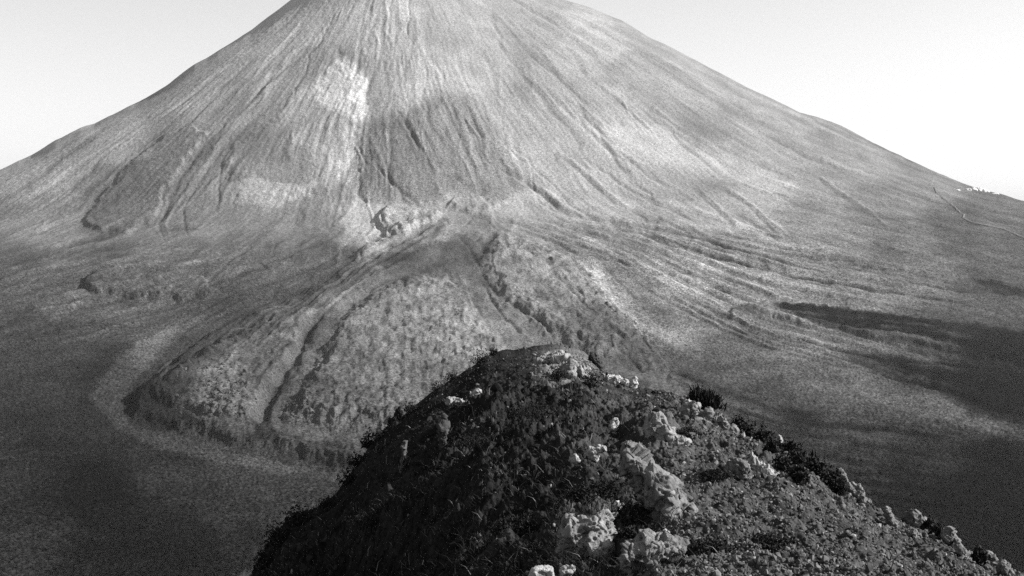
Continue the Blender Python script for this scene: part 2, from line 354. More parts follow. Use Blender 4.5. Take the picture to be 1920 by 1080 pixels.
# drainage and levees: (sign/height m, width px, darkening, points)
LINES = [
    (-7, 5, .70, [(880, 285), (905, 302), (940, 320), (985, 340), (1010, 358), (1035, 380), (1065, 400), (1120, 413), (1180, 428), (1240, 452), (1330, 480), (1400, 493), (1470, 508), (1560, 520)]),
    (5, 3.5, 1.25, [(1015, 352), (1045, 374), (1075, 396), (1110, 408)]),
    (-4, 2.5, .75, [(1018, 372), (1036, 391), (1060, 404)]),
    (-4, 2.5, .75, [(990, 303), (1010, 325), (1042, 350), (1066, 380), (1082, 394), (1125, 413)]),
    (-5, 3, .75, [(1072, 288), (1100, 300), (1130, 322), (1160, 342), (1190, 362), (1260, 395), (1310, 415)]),
    (5, 3, 1.25, [(1055, 288), (1090, 315), (1130, 350), (1170, 385), (1195, 398)]),
    (-4, 3, .75, [(1048, 292), (1082, 318), (1122, 355), (1160, 390)]),
    (-4, 4, .7, [(1038, 285), (1042, 300)]),
    (-5, 3, .65, [(1178, 394), (1215, 410), (1240, 412), (1265, 424), (1300, 436), (1340, 452), (1400, 480), (1470, 500)]),
    (4, 3, 1.2, [(1190, 352), (1230, 372), (1262, 386), (1290, 400)]),
    (-4, 2.5, .75, [(860, 398), (900, 408), (960, 418), (1045, 433), (1090, 450), (1130, 465), (1180, 480)]),
    (4, 3, 1.2, [(850, 392), (900, 400), (960, 410), (1040, 424), (1100, 440)]),
    (-4, 2.5, .75, [(1058, 428), (1115, 437), (1140, 447)]),
    (-6, 3, .6, [(980, 436), (1045, 456), (1065, 468), (1085, 476), (1108, 478), (1130, 486), (1165, 490), (1190, 500), (1215, 514), (1260, 520)]),
    (-4, 4, .65, [(1236, 497), (1290, 510), (1330, 520)]),
    (-4, 3, .75, [(1300, 355), (1330, 383), (1350, 402), (1380, 425)]),
    (4, 3, 1.2, [(1308, 352), (1340, 380), (1362, 402), (1392, 425)]),
    (-4, 3, .75, [(1350, 352), (1400, 385), (1425, 412), (1460, 440)]),
    (4, 3, 1.2, [(1362, 352), (1412, 385), (1440, 412), (1480, 440)]),
    (-4, 4, .72, [(1370, 395), (1410, 418), (1460, 450), (1510, 470)]),
    (-4, 3, .75, [(1440, 360), (1500, 388), (1560, 405), (1640, 425), (1720, 445)]),
    (-4, 4, .75, [(1525, 330), (1560, 355), (1600, 385), (1640, 412)]),
    (5, 3, 1.3, [(1540, 334), (1570, 354), (1600, 374), (1640, 402), (1668, 428)]),
    (-4, 2.5, .75, [(1550, 420), (1600, 438), (1650, 460), (1720, 480), (1770, 500)]),
    (-4, 4, .7, [(1465, 440), (1500, 455), (1540, 470)]),
    (-4, 4, .7, [(1620, 455), (1660, 465), (1700, 478)]),
    (-4, 3, .72, [(1500, 470), (1580, 490), (1690, 510), (1780, 530), (1850, 545), (1920, 555)]),
    (-5, 5, .55, [(1820, 528), (1860, 528), (1900, 545), (1960, 552)]),
    (-3, 3, .8, [(1590, 535), (1660, 550), (1720, 562)]),
    (-4, 3, .7, [(1240, 520), (1320, 535), (1400, 548), (1500, 556), (1600, 565)]),
    (-4, 4, .6, [(1565, 562), (1590, 570)]),
    (-4, 4, .65, [(1480, 540), (1530, 548), (1560, 552)]),
    # left side of the cone
    (-6, 4, .75, [(455, 200), (421, 231), (396, 260), (370, 290), (340, 330), (318, 372), (302, 412), (300, 430), (308, 452)]),
    (5, 4, 1.2, [(440, 235), (410, 270), (386, 305), (352, 353), (322, 394), (312, 420), (318, 446)]),
    (-4, 3, .8, [(430, 262), (395, 310), (365, 355), (345, 390), (345, 420), (352, 448)]),
    (4, 4, 1.15, [(600, 62), (540, 105), (500, 140), (455, 182)]),
    (-5, 4, .82, [(608, 75), (548, 118), (505, 152), (462, 195)]),
    (-4, 3, .8, [(340, 235), (300, 262), (262, 290), (230, 330), (190, 380), (150, 418)]),
    (-4, 2.5, .7, [(626, 108), (612, 125), (596, 156)]),
    (-3, 3, .8, [(420, 170), (390, 195), (360, 225), (330, 250)]),
    (-3, 3, .85, [(480, 110), (430, 150), (400, 175)]),
    (-4, 3, .75, [(415, 300), (412, 345), (409, 385)]),
    (4, 4, 1.2, [(240, 300), (190, 345), (150, 400), (80, 428), (0, 448)]),
    (4, 3, 1.25, [(250, 405), (220, 420), (180, 435), (130, 450), (80, 470)]),
    (-4, 3, .7, [(480, 455), (430, 490), (400, 520), (380, 535)]),
    (-4, 4, .65, [(640, 440), (560, 470), (500, 495), (440, 520), (400, 535), (330, 545)]),
    (-4, 3, .7, [(660, 460), (590, 500), (520, 525), (440, 548), (380, 580), (320, 620)]),
    (-4, 3, .7, [(700, 480), (620, 520), (560, 545), (480, 575), (420, 606), (350, 655), (300, 700)]),
    (4, 4, 1.15, [(690, 470), (610, 508), (540, 536), (470, 560), (400, 596), (330, 640)]),
    (-4, 3, .75, [(740, 500), (660, 540), (600, 580), (520, 610), (440, 650)]),
    (3, 3, 1.2, [(760, 498), (690, 530), (640, 560), (600, 592), (560, 610)]),
    # channel through the middle of the flow
    (-11, 12, .75, [(600, 600), (575, 625), (560, 665), (530, 710), (505, 755), (486, 800), (476, 818)]),
    (-6, 3, .6, [(572, 622), (570, 640), (562, 660)]),
    (-5, 3, .65, [(520, 670), (545, 658), (566, 650)]),
    (-3, 4, .45, [(236, 768), (244, 750), (264, 728), (312, 692), (372, 642), (420, 612), (452, 597)]),  # shade on the flow's left edge, painted as a dark line
    (-7, 4, .5, [(712, 405), (716, 422), (728, 436), (744, 448)]),
    (-5, 2.5, .6, [(655, 470), (676, 482), (680, 490), (670, 500)]),
    (-8, 8, .55, [(932, 436), (918, 454), (906, 468), (905, 485)]),
    (-4.5, 4, .6, [(860, 450), (880, 470), (895, 500), (905, 525), (915, 545), (940, 570), (975, 590), (1000, 606), (1040, 640)]),
    (-5, 6, .65, [(820, 430), (812, 448), (790, 470), (750, 490), (700, 510)]),
    (-4, 3, .5, [(825, 515), (842, 520), (842, 535), (858, 545), (858, 560), (852, 570)]),
    (-5, 3, .62, [(905, 545), (930, 580), (950, 610), (980, 640)]),
    (-5, 3, .62, [(920, 550), (960, 580), (1000, 604), (1025, 630), (1040, 650)]),
    (-5, 3, .6, [(1050, 640), (1100, 650), (1150, 660), (1180, 680), (1200, 700), (1215, 715)]),
    (-4, 4, .65, [(1060, 620), (1080, 640), (1090, 650)]),
    (5, 7, 1.25, [(1085, 490), (1120, 530), (1150, 570), (1190, 605), (1240, 640), (1300, 665)]),
    (-3, 3, .75, [(1120, 480), (1150, 520), (1190, 560), (1240, 585), (1300, 600)]),
    (-3, 3, .75, [(1190, 570), (1230, 590), (1290, 600), (1350, 610)]),
    (-3, 3, .75, [(1330, 630), (1390, 640), (1440, 650)]),
    (-4, 4, .7, [(850, 330), (870, 350), (905, 372)]),
    (-4, 4, .75, [(780, 180), (800, 215), (805, 240), (830, 270), (850, 300)]),
    (-4, 3, .78, [(740, 200), (770, 250), (800, 300), (820, 340)]),
    (-4, 4, .72, [(900, 220), (925, 260), (940, 290), (945, 310)]),
    (-4, 3, .75, [(700, 300), (720, 330), (750, 360), (790, 385)]),
    (4, 3, 1.25, [(870, 285), (920, 312), (960, 335), (980, 348)]),
    (-5, 3, .55, [(676, 345), (672, 365), (690, 380)]),
    (-4, 4, .6, [(480, 812), (560, 835), (600, 848), (680, 862)]),
    (2, 3, 1.35, [(270, 808), (320, 818), (370, 832), (440, 845)]),
    (2, 3, 1.5, [(495, 852), (540, 864), (590, 876), (650, 888)]),
    (-2, 5, .75, [(1480, 775), (1600, 778), (1720, 800), (1850, 828), (1960, 845)]),
    (-2, 6, .75, [(1520, 830), (1650, 835), (1800, 850)]),
    (2, 6, 1.2, [(1600, 870), (1700, 890), (1800, 905)]),
    (2, 5, 1.25, [(1700, 905), (1760, 920), (1830, 940)]),
]
# patches of paler and darker ground: (outline, multiplier, edge px)
TONE_PATCHES = [
    ([(590, 150), (640, 103), (672, 125), (686, 160), (692, 218), (672, 232), (640, 215), (600, 200)], 1.6, 4),
    ([(668, 235), (672, 260), (664, 300), (660, 322), (684, 320), (660, 350), (630, 340), (640, 290), (645, 250)], 1.4, 4),
    ([(432, 345), (480, 335), (510, 345), (560, 350), (600, 340), (580, 370), (520, 385), (435, 382)], 1.6, 4),
    ([(672, 240), (740, 215), (830, 165), (880, 175), (935, 240), (960, 300), (985, 345), (940, 385), (860, 360), (800, 380), (700, 375), (668, 340)], .66, 14),
    ([(955, 40), (1000, 60), (1010, 130), (1000, 200), (975, 210), (960, 150)], .85, 12),
    ([(1150, 150), (1230, 170), (1300, 215), (1350, 262), (1310, 258), (1230, 210)], .82, 12),
    ([(1090, 240), (1200, 235), (1300, 265), (1400, 300), (1500, 345), (1480, 365), (1360, 335), (1250, 310), (1130, 275)], 1.35, 16),
    ([(1210, 320), (1300, 320), (1380, 345), (1330, 375), (1240, 370)], .82, 14),
    ([(1440, 562), (1560, 576), (1680, 592), (1760, 598), (1920, 618), (2200, 640), (2200, 720), (1920, 686), (1840, 668), (1780, 642), (1700, 636), (1600, 626), (1500, 600)], .42, 3),
    ([(1368, 575), (1400, 572), (1442, 590), (1420, 598), (1385, 590)], .5, 5),
    ([(1560, 655), (1640, 668), (1760, 680), (1920, 700), (2200, 720), (2200, 840), (1920, 796), (1870, 788), (1820, 768), (1775, 740), (1735, 714), (1700, 727), (1650, 705)], .45, 3),
    ([(1820, 525), (1870, 525), (1930, 545), (1960, 560), (1880, 555)], .42, 3),
    ([(500, 690), (555, 605), (600, 584), (560, 640)], 1.2, 8),
    ([(560, 620), (600, 588), (570, 606), (530, 625), (520, 632)], 1.5, 4),
    ([(40, 780), (200, 860), (260, 960), (420, 1060), (120, 1080), (60, 960)], .7, 40),
    ([(90, 1000), (180, 985), (200, 1010), (100, 1030)], 1.5, 14),
    ([(160, 740), (205, 690), (262, 640), (330, 610), (300, 660), (250, 715), (225, 760), (200, 775)], 1.3, 9),
    ([(150, 540), (155, 524), (168, 520), (172, 552), (158, 552)], .55, 3),
    ([(238, 752), (262, 735), (300, 762), (350, 780), (372, 806), (330, 812), (290, 800), (250, 785)], .6, 7),  # scrub plus the toe's own shadow, painted dark
    ([(1085, 485), (1112, 490), (1160, 545), (1210, 590), (1270, 630), (1335, 660), (1310, 674), (1240, 650), (1180, 612), (1130, 562)], 1.55, 5),
    ([(560, 170), (640, 103), (692, 150), (692, 220), (664, 300), (600, 340), (520, 330), (470, 330), (500, 260)], 1.18, 14),
    ([(1600, 735), (1700, 745), (1735, 730), (1775, 752), (1830, 784), (1930, 806), (2100, 830), (1930, 832), (1800, 800), (1700, 775)], 1.7, 4),
    ([(168, 750), (200, 690), (262, 640), (330, 606), (390, 590), (300, 660), (250, 720), (228, 765), (250, 800), (330, 825), (440, 850), (560, 872), (660, 890), (660, 905), (540, 890), (420, 868), (300, 842), (215, 800)], 1.9, 6),
    ([(472, 800), (505, 800), (520, 835), (475, 836)], .45, 4),
    ([(700, 400), (740, 388), (800, 392), (790, 430), (740, 440)], 1.15, 7),
    ([(560, 510), (650, 470), (740, 480), (800, 450), (830, 420), (780, 500), (660, 540), (540, 560)], .72, 12),
    ([(865, 440), (900, 470), (935, 432), (915, 490), (930, 560), (890, 560), (870, 500)], .75, 9),
]

DZ = np.zeros(GU.shape, np.float32)
for pts, h, w in SHEETS:
    s = box(pts, w + 12)
    U, V = WU[s], WV[s]
    sd = seg_d(pts, U, V, True); sd = np.where(inside(pts, U, V), sd, -sd)
    rag = fbm(U / 20, V / 10, 3, 22)
    if h == 8.5: w = w + 40 * smooth(760, 1000, U)
    DZ[s] += h * smooth(-1.0, w, sd + .22 * w * rag) * (1 + .2 * rag)
TN = tone_field()
MUL = np.ones(GU.shape, np.float32)
for pts, k, w in TONE_PATCHES:
    s = box(pts, 2 * w + 14)
    U, V = WU[s], WV[s]
    sd = seg_d(pts, U, V, True); sd = np.where(inside(pts, U, V), sd, -sd)
    sd = sd + w * 0.9 * fbm(U / 9, V / 6, 3, 21)
    MUL[s] *= 1 + (k - 1) * smooth(-w, w, sd)
LINES = [(h * (.85 if h <= -7 else .55), w, 1 + (k - 1) * .8, p) for h, w, k, p in LINES]

def resample(c, n=12):
    c = np.array(c, float); l = np.concatenate([[0], np.cumsum(np.hypot(*np.diff(c, axis=0).T))]); t = np.linspace(0, l[-1], n)
    return np.stack([np.interp(t, l, c[:, 0]), np.interp(t, l, c[:, 1])], -1)

def fan(A, B, n, seed, hr, wr, kr, lmin=.2, lmax=.7):
    """n flow lines lying between two guide curves"""
    rg = np.random.default_rng(seed); A = resample(A, 24); B = resample(B, 24)
    for _ in range(n):
        q = rg.random(); L = rg.uniform(lmin, lmax); t0 = rg.uniform(-.05, 1 - L); i0 = max(0, int(t0 * 23)); i1 = min(24, i0 + max(3, int(L * 24)))
        dr = rg.uniform(-.10, .10)
        w = np.clip(q + dr * np.linspace(-1, 1, 24), -.05, 1.05)[:, None]
        P = A * (1 - w) + B * w
        sg = -1 if rg.random() < .62 else 1
        k = 1 - rg.uniform(*kr) if sg < 0 else 1 + rg.uniform(*kr) * .8
        LINES.append((sg * rg.uniform(*hr), rg.uniform(*wr), k, [tuple(p) for p in P[i0:i1]]))
E1 = [(835, 405), (700, 455), (560, 550), (400, 625), (310, 690), (250, 745)]
E2 = [(850, 430), (760, 490), (650, 560), (590, 620), (530, 710), (480, 805)]
E3 = [(850, 505), (880, 560), (930, 640), (960, 720), (960, 800)]
E2B = [(790, 508), (700, 545), (640, 600), (590, 690), (540, 780), (515, 835)]
fan(E1, E2, 46, 1, (.5, 2.4), (1.5, 4), (.12, .4))
fan(E2B, E3, 30, 2, (.2, .8), (1.2, 3), (.08, .26))
fan([(920, 450), (930, 540), (1000, 600), (1080, 650), (1160, 740)], [(1000, 445), (1080, 485), (1150, 560), (1230, 640), (1320, 760)], 22, 3, (.3, 1.3), (1.5, 3), (.08, .3))
fan([(940, 418), (1130, 480), (1250, 560), (1400, 640), (1600, 700), (1920, 790)], [(1120, 400), (1300, 430), (1500, 470), (1700, 500), (1960, 540)], 170, 4, (.4, 1.8), (1.2, 3), (.1, .34), .2, .7)
fan([(1250, 700), (1450, 770), (1700, 800), (1960, 850)], [(1300, 900), (1500, 960), (1700, 990), (1960, 1040)], 70, 5, (.3, 1.5), (2, 6), (.25, .7), .15, .5)
fan([(0, 470), (160, 430), (330, 410), (450, 430)], [(0, 660), (140, 640), (330, 590), (520, 500)], 60, 6, (.6, 3), (2, 5), (.12, .35), .12, .5)
fan([(660, 240), (672, 300), (680, 380)], [(900, 190), (960, 290), (1000, 350)], 40, 7, (.8, 2.6), (1.5, 4), (.1, .3), .3, .8)
fan([(1420, 563), (1560, 577), (1700, 594), (1960, 622)], [(1480, 605), (1600, 630), (1700, 642), (1960, 706)], 34, 9, (.5, 2), (3, 6), (.3, .6), .2, .6)
fan([(1560, 652), (1660, 665), (1780, 678), (1960, 700)], [(1680, 715), (1780, 735), (1840, 765), (1960, 800)], 26, 10, (.5, 2), (3, 6), (.2, .5), .2, .6)
fan([(1430, 566), (1560, 579), (1700, 597), (1960, 626)], [(1490, 600), (1600, 624), (1700, 638), (1960, 700)], 26, 19, (.3, 1.2), (1.5, 4), (.4, .9), .12, .4)
fan([(1600, 655), (1700, 670), (1800, 684), (1960, 704)], [(1690, 712), (1780, 730), (1850, 764), (1960, 796)], 22, 20, (.3, 1.2), (1.5, 4), (.4, .9), .12, .4)
def rills(n, seed):
    """rills running straight down the cone, found on the ground itself"""
    rg = np.random.default_rng(seed)
    for _ in range(n):
        ph = rg.uniform(-1.75, 1.75); r0 = rg.uniform(350, 2000); L = rg.uniform(160, 620); c = rg.uniform(-.03, .03)
        rr = np.linspace(r0, r0 + L, 7); pp = ph + c * np.linspace(-1, 1, 7) + .006 * rg.normal(size=7)
        X = AX + rr * np.sin(pp); Y = AY - rr * np.cos(pp); Z = base_z(X, Y)
        P = [(960 + F * x / y, HY - F * z / y) for x, y, z in zip(X, Y, Z)]
        sg = -1 if rg.random() < .55 else 1
        up = np.clip((r0 - 250) / 700, .35, 1)
        k = 1 - up * rg.uniform(.06, .26) if sg < 0 else 1 + up * rg.uniform(.06, .22)
        LINES.append((sg * rg.uniform(.6, 2.4), rg.uniform(1.6, 6), k, P))
rills(420, 8)
for h, w, k, pts in LINES:
    s = box(pts, 4 * w + 12)
    U, V = WU[s], WV[s]
    d, tt = seg_dt(pts, GU[s] + .4 * (U - GU[s]), GV[s] + .4 * (V - GV[s]))
    tp = np.clip(np.minimum(tt, 1 - tt) * 7 + .12, 0, 1)
    ww = w * (.5 + .5 * tp) * (1 + 0.5 * fbm(U / 22, V / 22, 2, 33))
    g = np.exp(-(d / ww) ** 2) * np.clip(0.9 + 0.4 * fbm(U / 40, V / 40, 2, 34), .3, 1.4) * tp
    DZ[s] += h * g
    MUL[s] *= 1 + (k - 1) * np.clip(g, 0, 1.2)
# rough lava mask
DARKT = np.zeros(GU.shape, np.float32)
for pts, h, w in SHEETS[5:7]:
    s = box(pts, 30)
    sd = seg_d(pts, WU[s], WV[s], True); sd = np.where(inside(pts, WU[s], WV[s]), sd, -sd)
    DARKT[s] = np.maximum(DARKT[s], smooth(-14, 14, sd))
LAVA = np.zeros(GU.shape, np.float32); FRONT = np.zeros(GU.shape, np.float32)
for pts, h, w in SHEETS[:5]:
    s = box(pts, 30)
    sd = seg_d(pts, WU[s], WV[s], True); sd = np.where(inside(pts, WU[s], WV[s]), sd, -sd)
    LAVA[s] = np.maximum(LAVA[s], smooth(-12, 14 + 70 * smooth(760, 1000, WU[s]), sd))
    FRONT[s] = np.maximum(FRONT[s], np.exp(-((sd - 8) / 13) ** 2) * smooth(600, 720, WV[s]))

def sample(A, u, v):
    x = np.clip((u - LU[0]) / STEP, 0, len(LU) - 1.001); y = np.clip((v - LV[0]) / STEP, 0, len(LV) - 1.001)
    i = y.astype(np.int32); j = x.astype(np.int32)
    fy = (y - i).astype(np.float32); fx = (x - j).astype(np.float32)
    return ((A[i, j] * (1 - fx) + A[i, j + 1] * fx) * (1 - fy) + (A[i + 1, j] * (1 - fx) + A[i + 1, j + 1] * fx) * fy)

# skyline the cone has to meet (picture column, row), used to shape its two flanks
SKY = np.array([(-500, 590), (-200, 425), (-100, 375), (0, 318), (60, 290), (105, 262), (150, 240), (178, 231), (205, 217), (222, 209), (255, 193), (275, 183), (320, 154), (365, 120),
                (388, 108), (440, 76), (470, 57), (505, 30), (545, 0), (590, -30), (640, -70), (700, -120), (790, -132), (850, -110), (930, -50), (1010, -15), (1060, 0), (1110, 15), (1165, 38),
                (1210, 65), (1280, 100), (1400, 163), (1500, 210), (1560, 228), (1640, 268), (1700, 296), (1760, 325), (1800, 342), (1850, 358), (1885, 366), (1920, 376), (2000, 394), (2200, 432), (2500, 470)], float)

def spot_h(X, Y):
    return np.clip(fbm(X / 3.2, Y / 4.5, 3, 81) - .15, 0, 1) * 2

def far_ground():
    us = np.concatenate([np.linspace(-420, -20, 150, endpoint=False), np.linspace(-20, 1940, 1180, endpoint=False), np.linspace(1940, 2340, 150)])
    th = us / 1.0
    # ranges along the view, closer together where the picture needs more rows
    key_d = [560, 700, 850, 1300, 1700, 2300, 3000, 3400, 4800, 5400, 9000]
    key_s = [2.6, 1.9, 2.1, 4.2, 6.2, 6.0, 4.6, 3.4, 5.5, 9.0, 160.0]
    ds = [560.0]
    while ds[-1] < 9000:
        ds.append(ds[-1] + float(np.interp(ds[-1], key_d, key_s)) * RES)
    ds = np.array(ds)
    D, U = np.meshgrid(ds, us, indexing='ij')
    X = (U - 960) / F * D
    Y = D
    Z = base_z(X, Y)
    # bring the flanks to the photographed skyline
    el = Z / D
    emax = el[ds > 3600].max(0)
    et = (HY - np.interp(us, SKY[:, 0], SKY[:, 1])) / F
    et = et + 1.6 * fbm(us / 46, us * 0 + 2, 3, 45, .4) / F
    # smooth the first half of that correction, keep small bumps on the crest
    k = smooth(2500, 4300, D)
    cor = et - emax
    ker = np.hanning(181); ker /= ker.sum()
    pad = np.concatenate([np.full(90, cor[0]), cor, np.full(90, cor[-1])])
    low = np.convolve(pad, ker, 'valid')
    Z = Z + D * low[None, :] * k
    k2 = smooth(-.010, 0, Z / D - (et - (cor - low))[None, :]) * (D > 3500)
    Z = Z + D * (cor - low)[None, :] * k2
    V = HY - F * Z / D
    rho = np.hypot(X - AX, Y - AY); phi = np.arctan2(X - AX, -(Y - AY))
    cone = smooth(2300, 1500, rho); apron = smooth(3500, 2200, rho)
    front = (Y < AY + 200)
    V = np.where(front, V, 2000.0)
    dz = np.where(front, sample(DZ, U, np.where(front, V, 500)), 0)
    lava = np.where(front, sample(LAVA, U, np.where(front, V, 500)), 0)
    frn = np.where(front, sample(FRONT, U, np.where(front, V, 500)), 0)
    drk = np.where(front, sample(DARKT, U, np.where(front, V, 500)), 0)
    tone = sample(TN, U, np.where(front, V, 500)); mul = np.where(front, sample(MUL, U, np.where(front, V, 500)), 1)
    # rills running down the cone and over its apron
    arc = phi * 1600.0
    wig = 26 * fbm(X / 240, Y / 240, 3, 41)
    st1 = fbm((arc + wig) / 46, rho / 420, 4, 51)
    st2 = fbm((arc + wig * .6) / 15, rho / 170, 3, 52)
    st3 = ridged((arc + wig) / 90, rho / 700, 3, 53)
    steep = smooth(250, 700, rho)
    Z2 = Z + dz
    Z2 += steep * cone * (1.9 * st1 + 0.9 * st2 + 1.6 * (st3 - .4)) * (.45 + .55 * smooth(500, 1300, rho)) * (1 + .8 * fbm(X / 190, Y / 190, 2, 54))
    Z2 += apron * (1 - cone) * (1 - .6 * lava) * (2.6 * st1 + 0.9 * st2)
    # broken lava
    r1 = ridged(X / 40, Y / 55, 4, 61); r2 = fbm(X / 2.4, Y / 11, 2, 62)
    Z2 += lava * (.8 * (r1 - .5) + .35 * r2)
    fl = fbm((arc + 2 * wig) / 34, rho / 300, 3, 63)
    Z2 += lava * 1.0 * fl * (1 - frn) + lava * .2 * spot_h(X, Y) + lava * 6.0 * fbm(X / 100, Y / 120, 2, 65) + frn * (1.3 * ridged(X / 16, Y / 26, 3, 64) + .8 * r2)
    # low scrub and stones on the plain
    plain = 1 - np.maximum(cone, lava)
    q = fbm(X / 3.4, Y / 4.6, 3, 71); q2 = fbm(X / 70, Y / 90, 4, 72)
    Z2 += plain * (1.0 * q * smooth(3500, 1500, D) + 1.6 * q2) + cone * 1.2 * fbm(X / 10, Y / 10, 3, 73)
    # keep the crest line itself
    near_sky = smooth(30, 4, V - np.interp(U, SKY[:, 0], SKY[:, 1])) * front
    Z2 = Z2 * (1 - near_sky) + (Z + 0.35 * (Z2 - Z)) * near_sky
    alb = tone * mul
    sp = fbm(X / 3.2, Y / 4.5, 3, 81)
    spot = smooth(.22, .42, sp + .25 * fbm(X / 60, Y / 70, 2, 83)) * np.clip(lava + .35 * apron * (1 - cone), 0, 1) * smooth(700, 1500, D)
    alb = alb * (1 + cone * (0.07 * st1 + 0.06 * st2)) * (1 + apron * (1 - cone) * (0.2 * st1 + .14 * st2))
    alb = alb * (1 + lava * (.18 * sp + .10 * r2 + .16 * fl * (1 - frn) + .4 * fbm(X / 70, Y / 90, 4, 84))) * (1 + plain * (.6 * q + .3 * q2 + .4 * fbm(X / 9, Y / 22, 3, 74)))
    alb = alb * (1 + 0.12 * fbm(X / 160, Y / 200, 4, 82))
    alb = alb * (1 - .28 * spot * smooth(-.2, .5, fbm(X / 120, Y / 150, 3, 85)))
    dot = smooth(.18, .4, fbm(X / 2.4, Y / 7, 3, 86) + .3 * fbm(X / 40, Y / 90, 2, 87)) * plain * smooth(4200, 2600, D)
    alb = alb * (1 - .55 * dot) * (1 + .5 * smooth(.5, .7, fbm(X / 2.2, Y / 6, 2, 88)) * plain)
    alb = np.clip(alb, .006, .8)
    P = np.stack([X, Y, Z2], -1)
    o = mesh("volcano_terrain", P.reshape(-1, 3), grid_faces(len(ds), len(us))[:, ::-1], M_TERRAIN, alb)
    at = o.data.attributes.new("scrub", 'FLOAT', 'POINT')
    at.data.foreach_set("value", np.ascontiguousarray(np.clip(1 - .6 * cone + .8 * lava + .5 * drk, 0, 1), np.float32).ravel())
    tag(o, "tall grey cone of a volcano with lava apron and dark plain at its foot", "volcano", kind="structure")
    return us, ds, P, alb

RES = 1.0
FU, FD, FP, FALB = far_ground()

def ground_at(px, py):
    """world point of the far ground seen at this place of the photograph"""
    j = int(np.argmin(abs(FU - px)))
    v = HY - F * FP[:, j, 2] / FD
    run = np.minimum.accumulate(v)
    i = int(np.argmax(run <= py))
    return Vector(FP[i, j].tolist())

# wide sheet of plain under and around everything
def outer_plain():
    n = 90
    g = np.linspace(-1, 1, n); g = np.sign(g) * np.abs(g) ** 2.2
    X, Y = np.meshgrid(g * 30000, g * 30000 + 3000)
    Z = np.full(X.shape, -226.0) + 3 * fbm(X / 900, Y / 900, 2, 90)
    o = mesh("plain", np.stack([X, Y, Z], -1).reshape(-1, 3), grid_faces(n, n), M_TERRAIN, np.full(n * n, .05))
    tag(o, "dark level plain around the volcano", "plain", kind="structure")
outer_plain()

# ------------------------------------------------------------------ the near ridge
RS = np.array([(200, 1420, 28), (340, 1225, 29), (440, 1100, 30), (480, 1062, 30), (510, 1010, 31), (540, 975, 32), (600, 948, 33), (645, 905, 34), (690, 840, 35), (740, 790, 36), (780, 760, 37),
               (820, 730, 38), (880, 690, 40), (910, 668, 41), (930, 662, 42), (980, 654, 44), (1040, 648, 45), (1090, 658, 44), (1130, 692, 41), (1160, 712, 38), (1190, 724, 36),
               (1240, 732, 31), (1290, 750, 27), (1330, 772, 25), (1380, 800, 23.5), (1440, 826, 22), (1500, 856, 21), (1560, 902, 20), (1620, 940, 19), (1700, 985, 17.5),
               (1800, 1030, 16), (1900, 1074, 14.5), (2000, 1120, 13.5), (2200, 1220, 12), (2400, 1330, 11)], float)
RB = np.array([(200, 25), (440, 25), (560, 19), (700, 13.2), (960, 8.6), (1200, 7.1), (1300, 6.9), (1600, 6.8), (1900, 8.8), (2100, 8.8), (2400, 8.0)], float)
# hollows and banks on the ridge: (outline, metres, edge px)
HOLLOW = [
    ([(700, 890), (820, 840), (950, 760), (1050, 705), (1100, 712), (1060, 760), (960, 820), (860, 890), (760, 950)], -0.3, 60),
    ([(560, 1080), (640, 980), (760, 960), (820, 1040), (700, 1120)], -0.4, 80),
    ([(1140, 800), (1210, 785), (1270, 805), (1270, 835), (1200, 850), (1150, 830)], 0.25, 16),
    ([(1110, 1000), (1160, 990), (1180, 1080), (1120, 1100)], -0.4, 18),
]

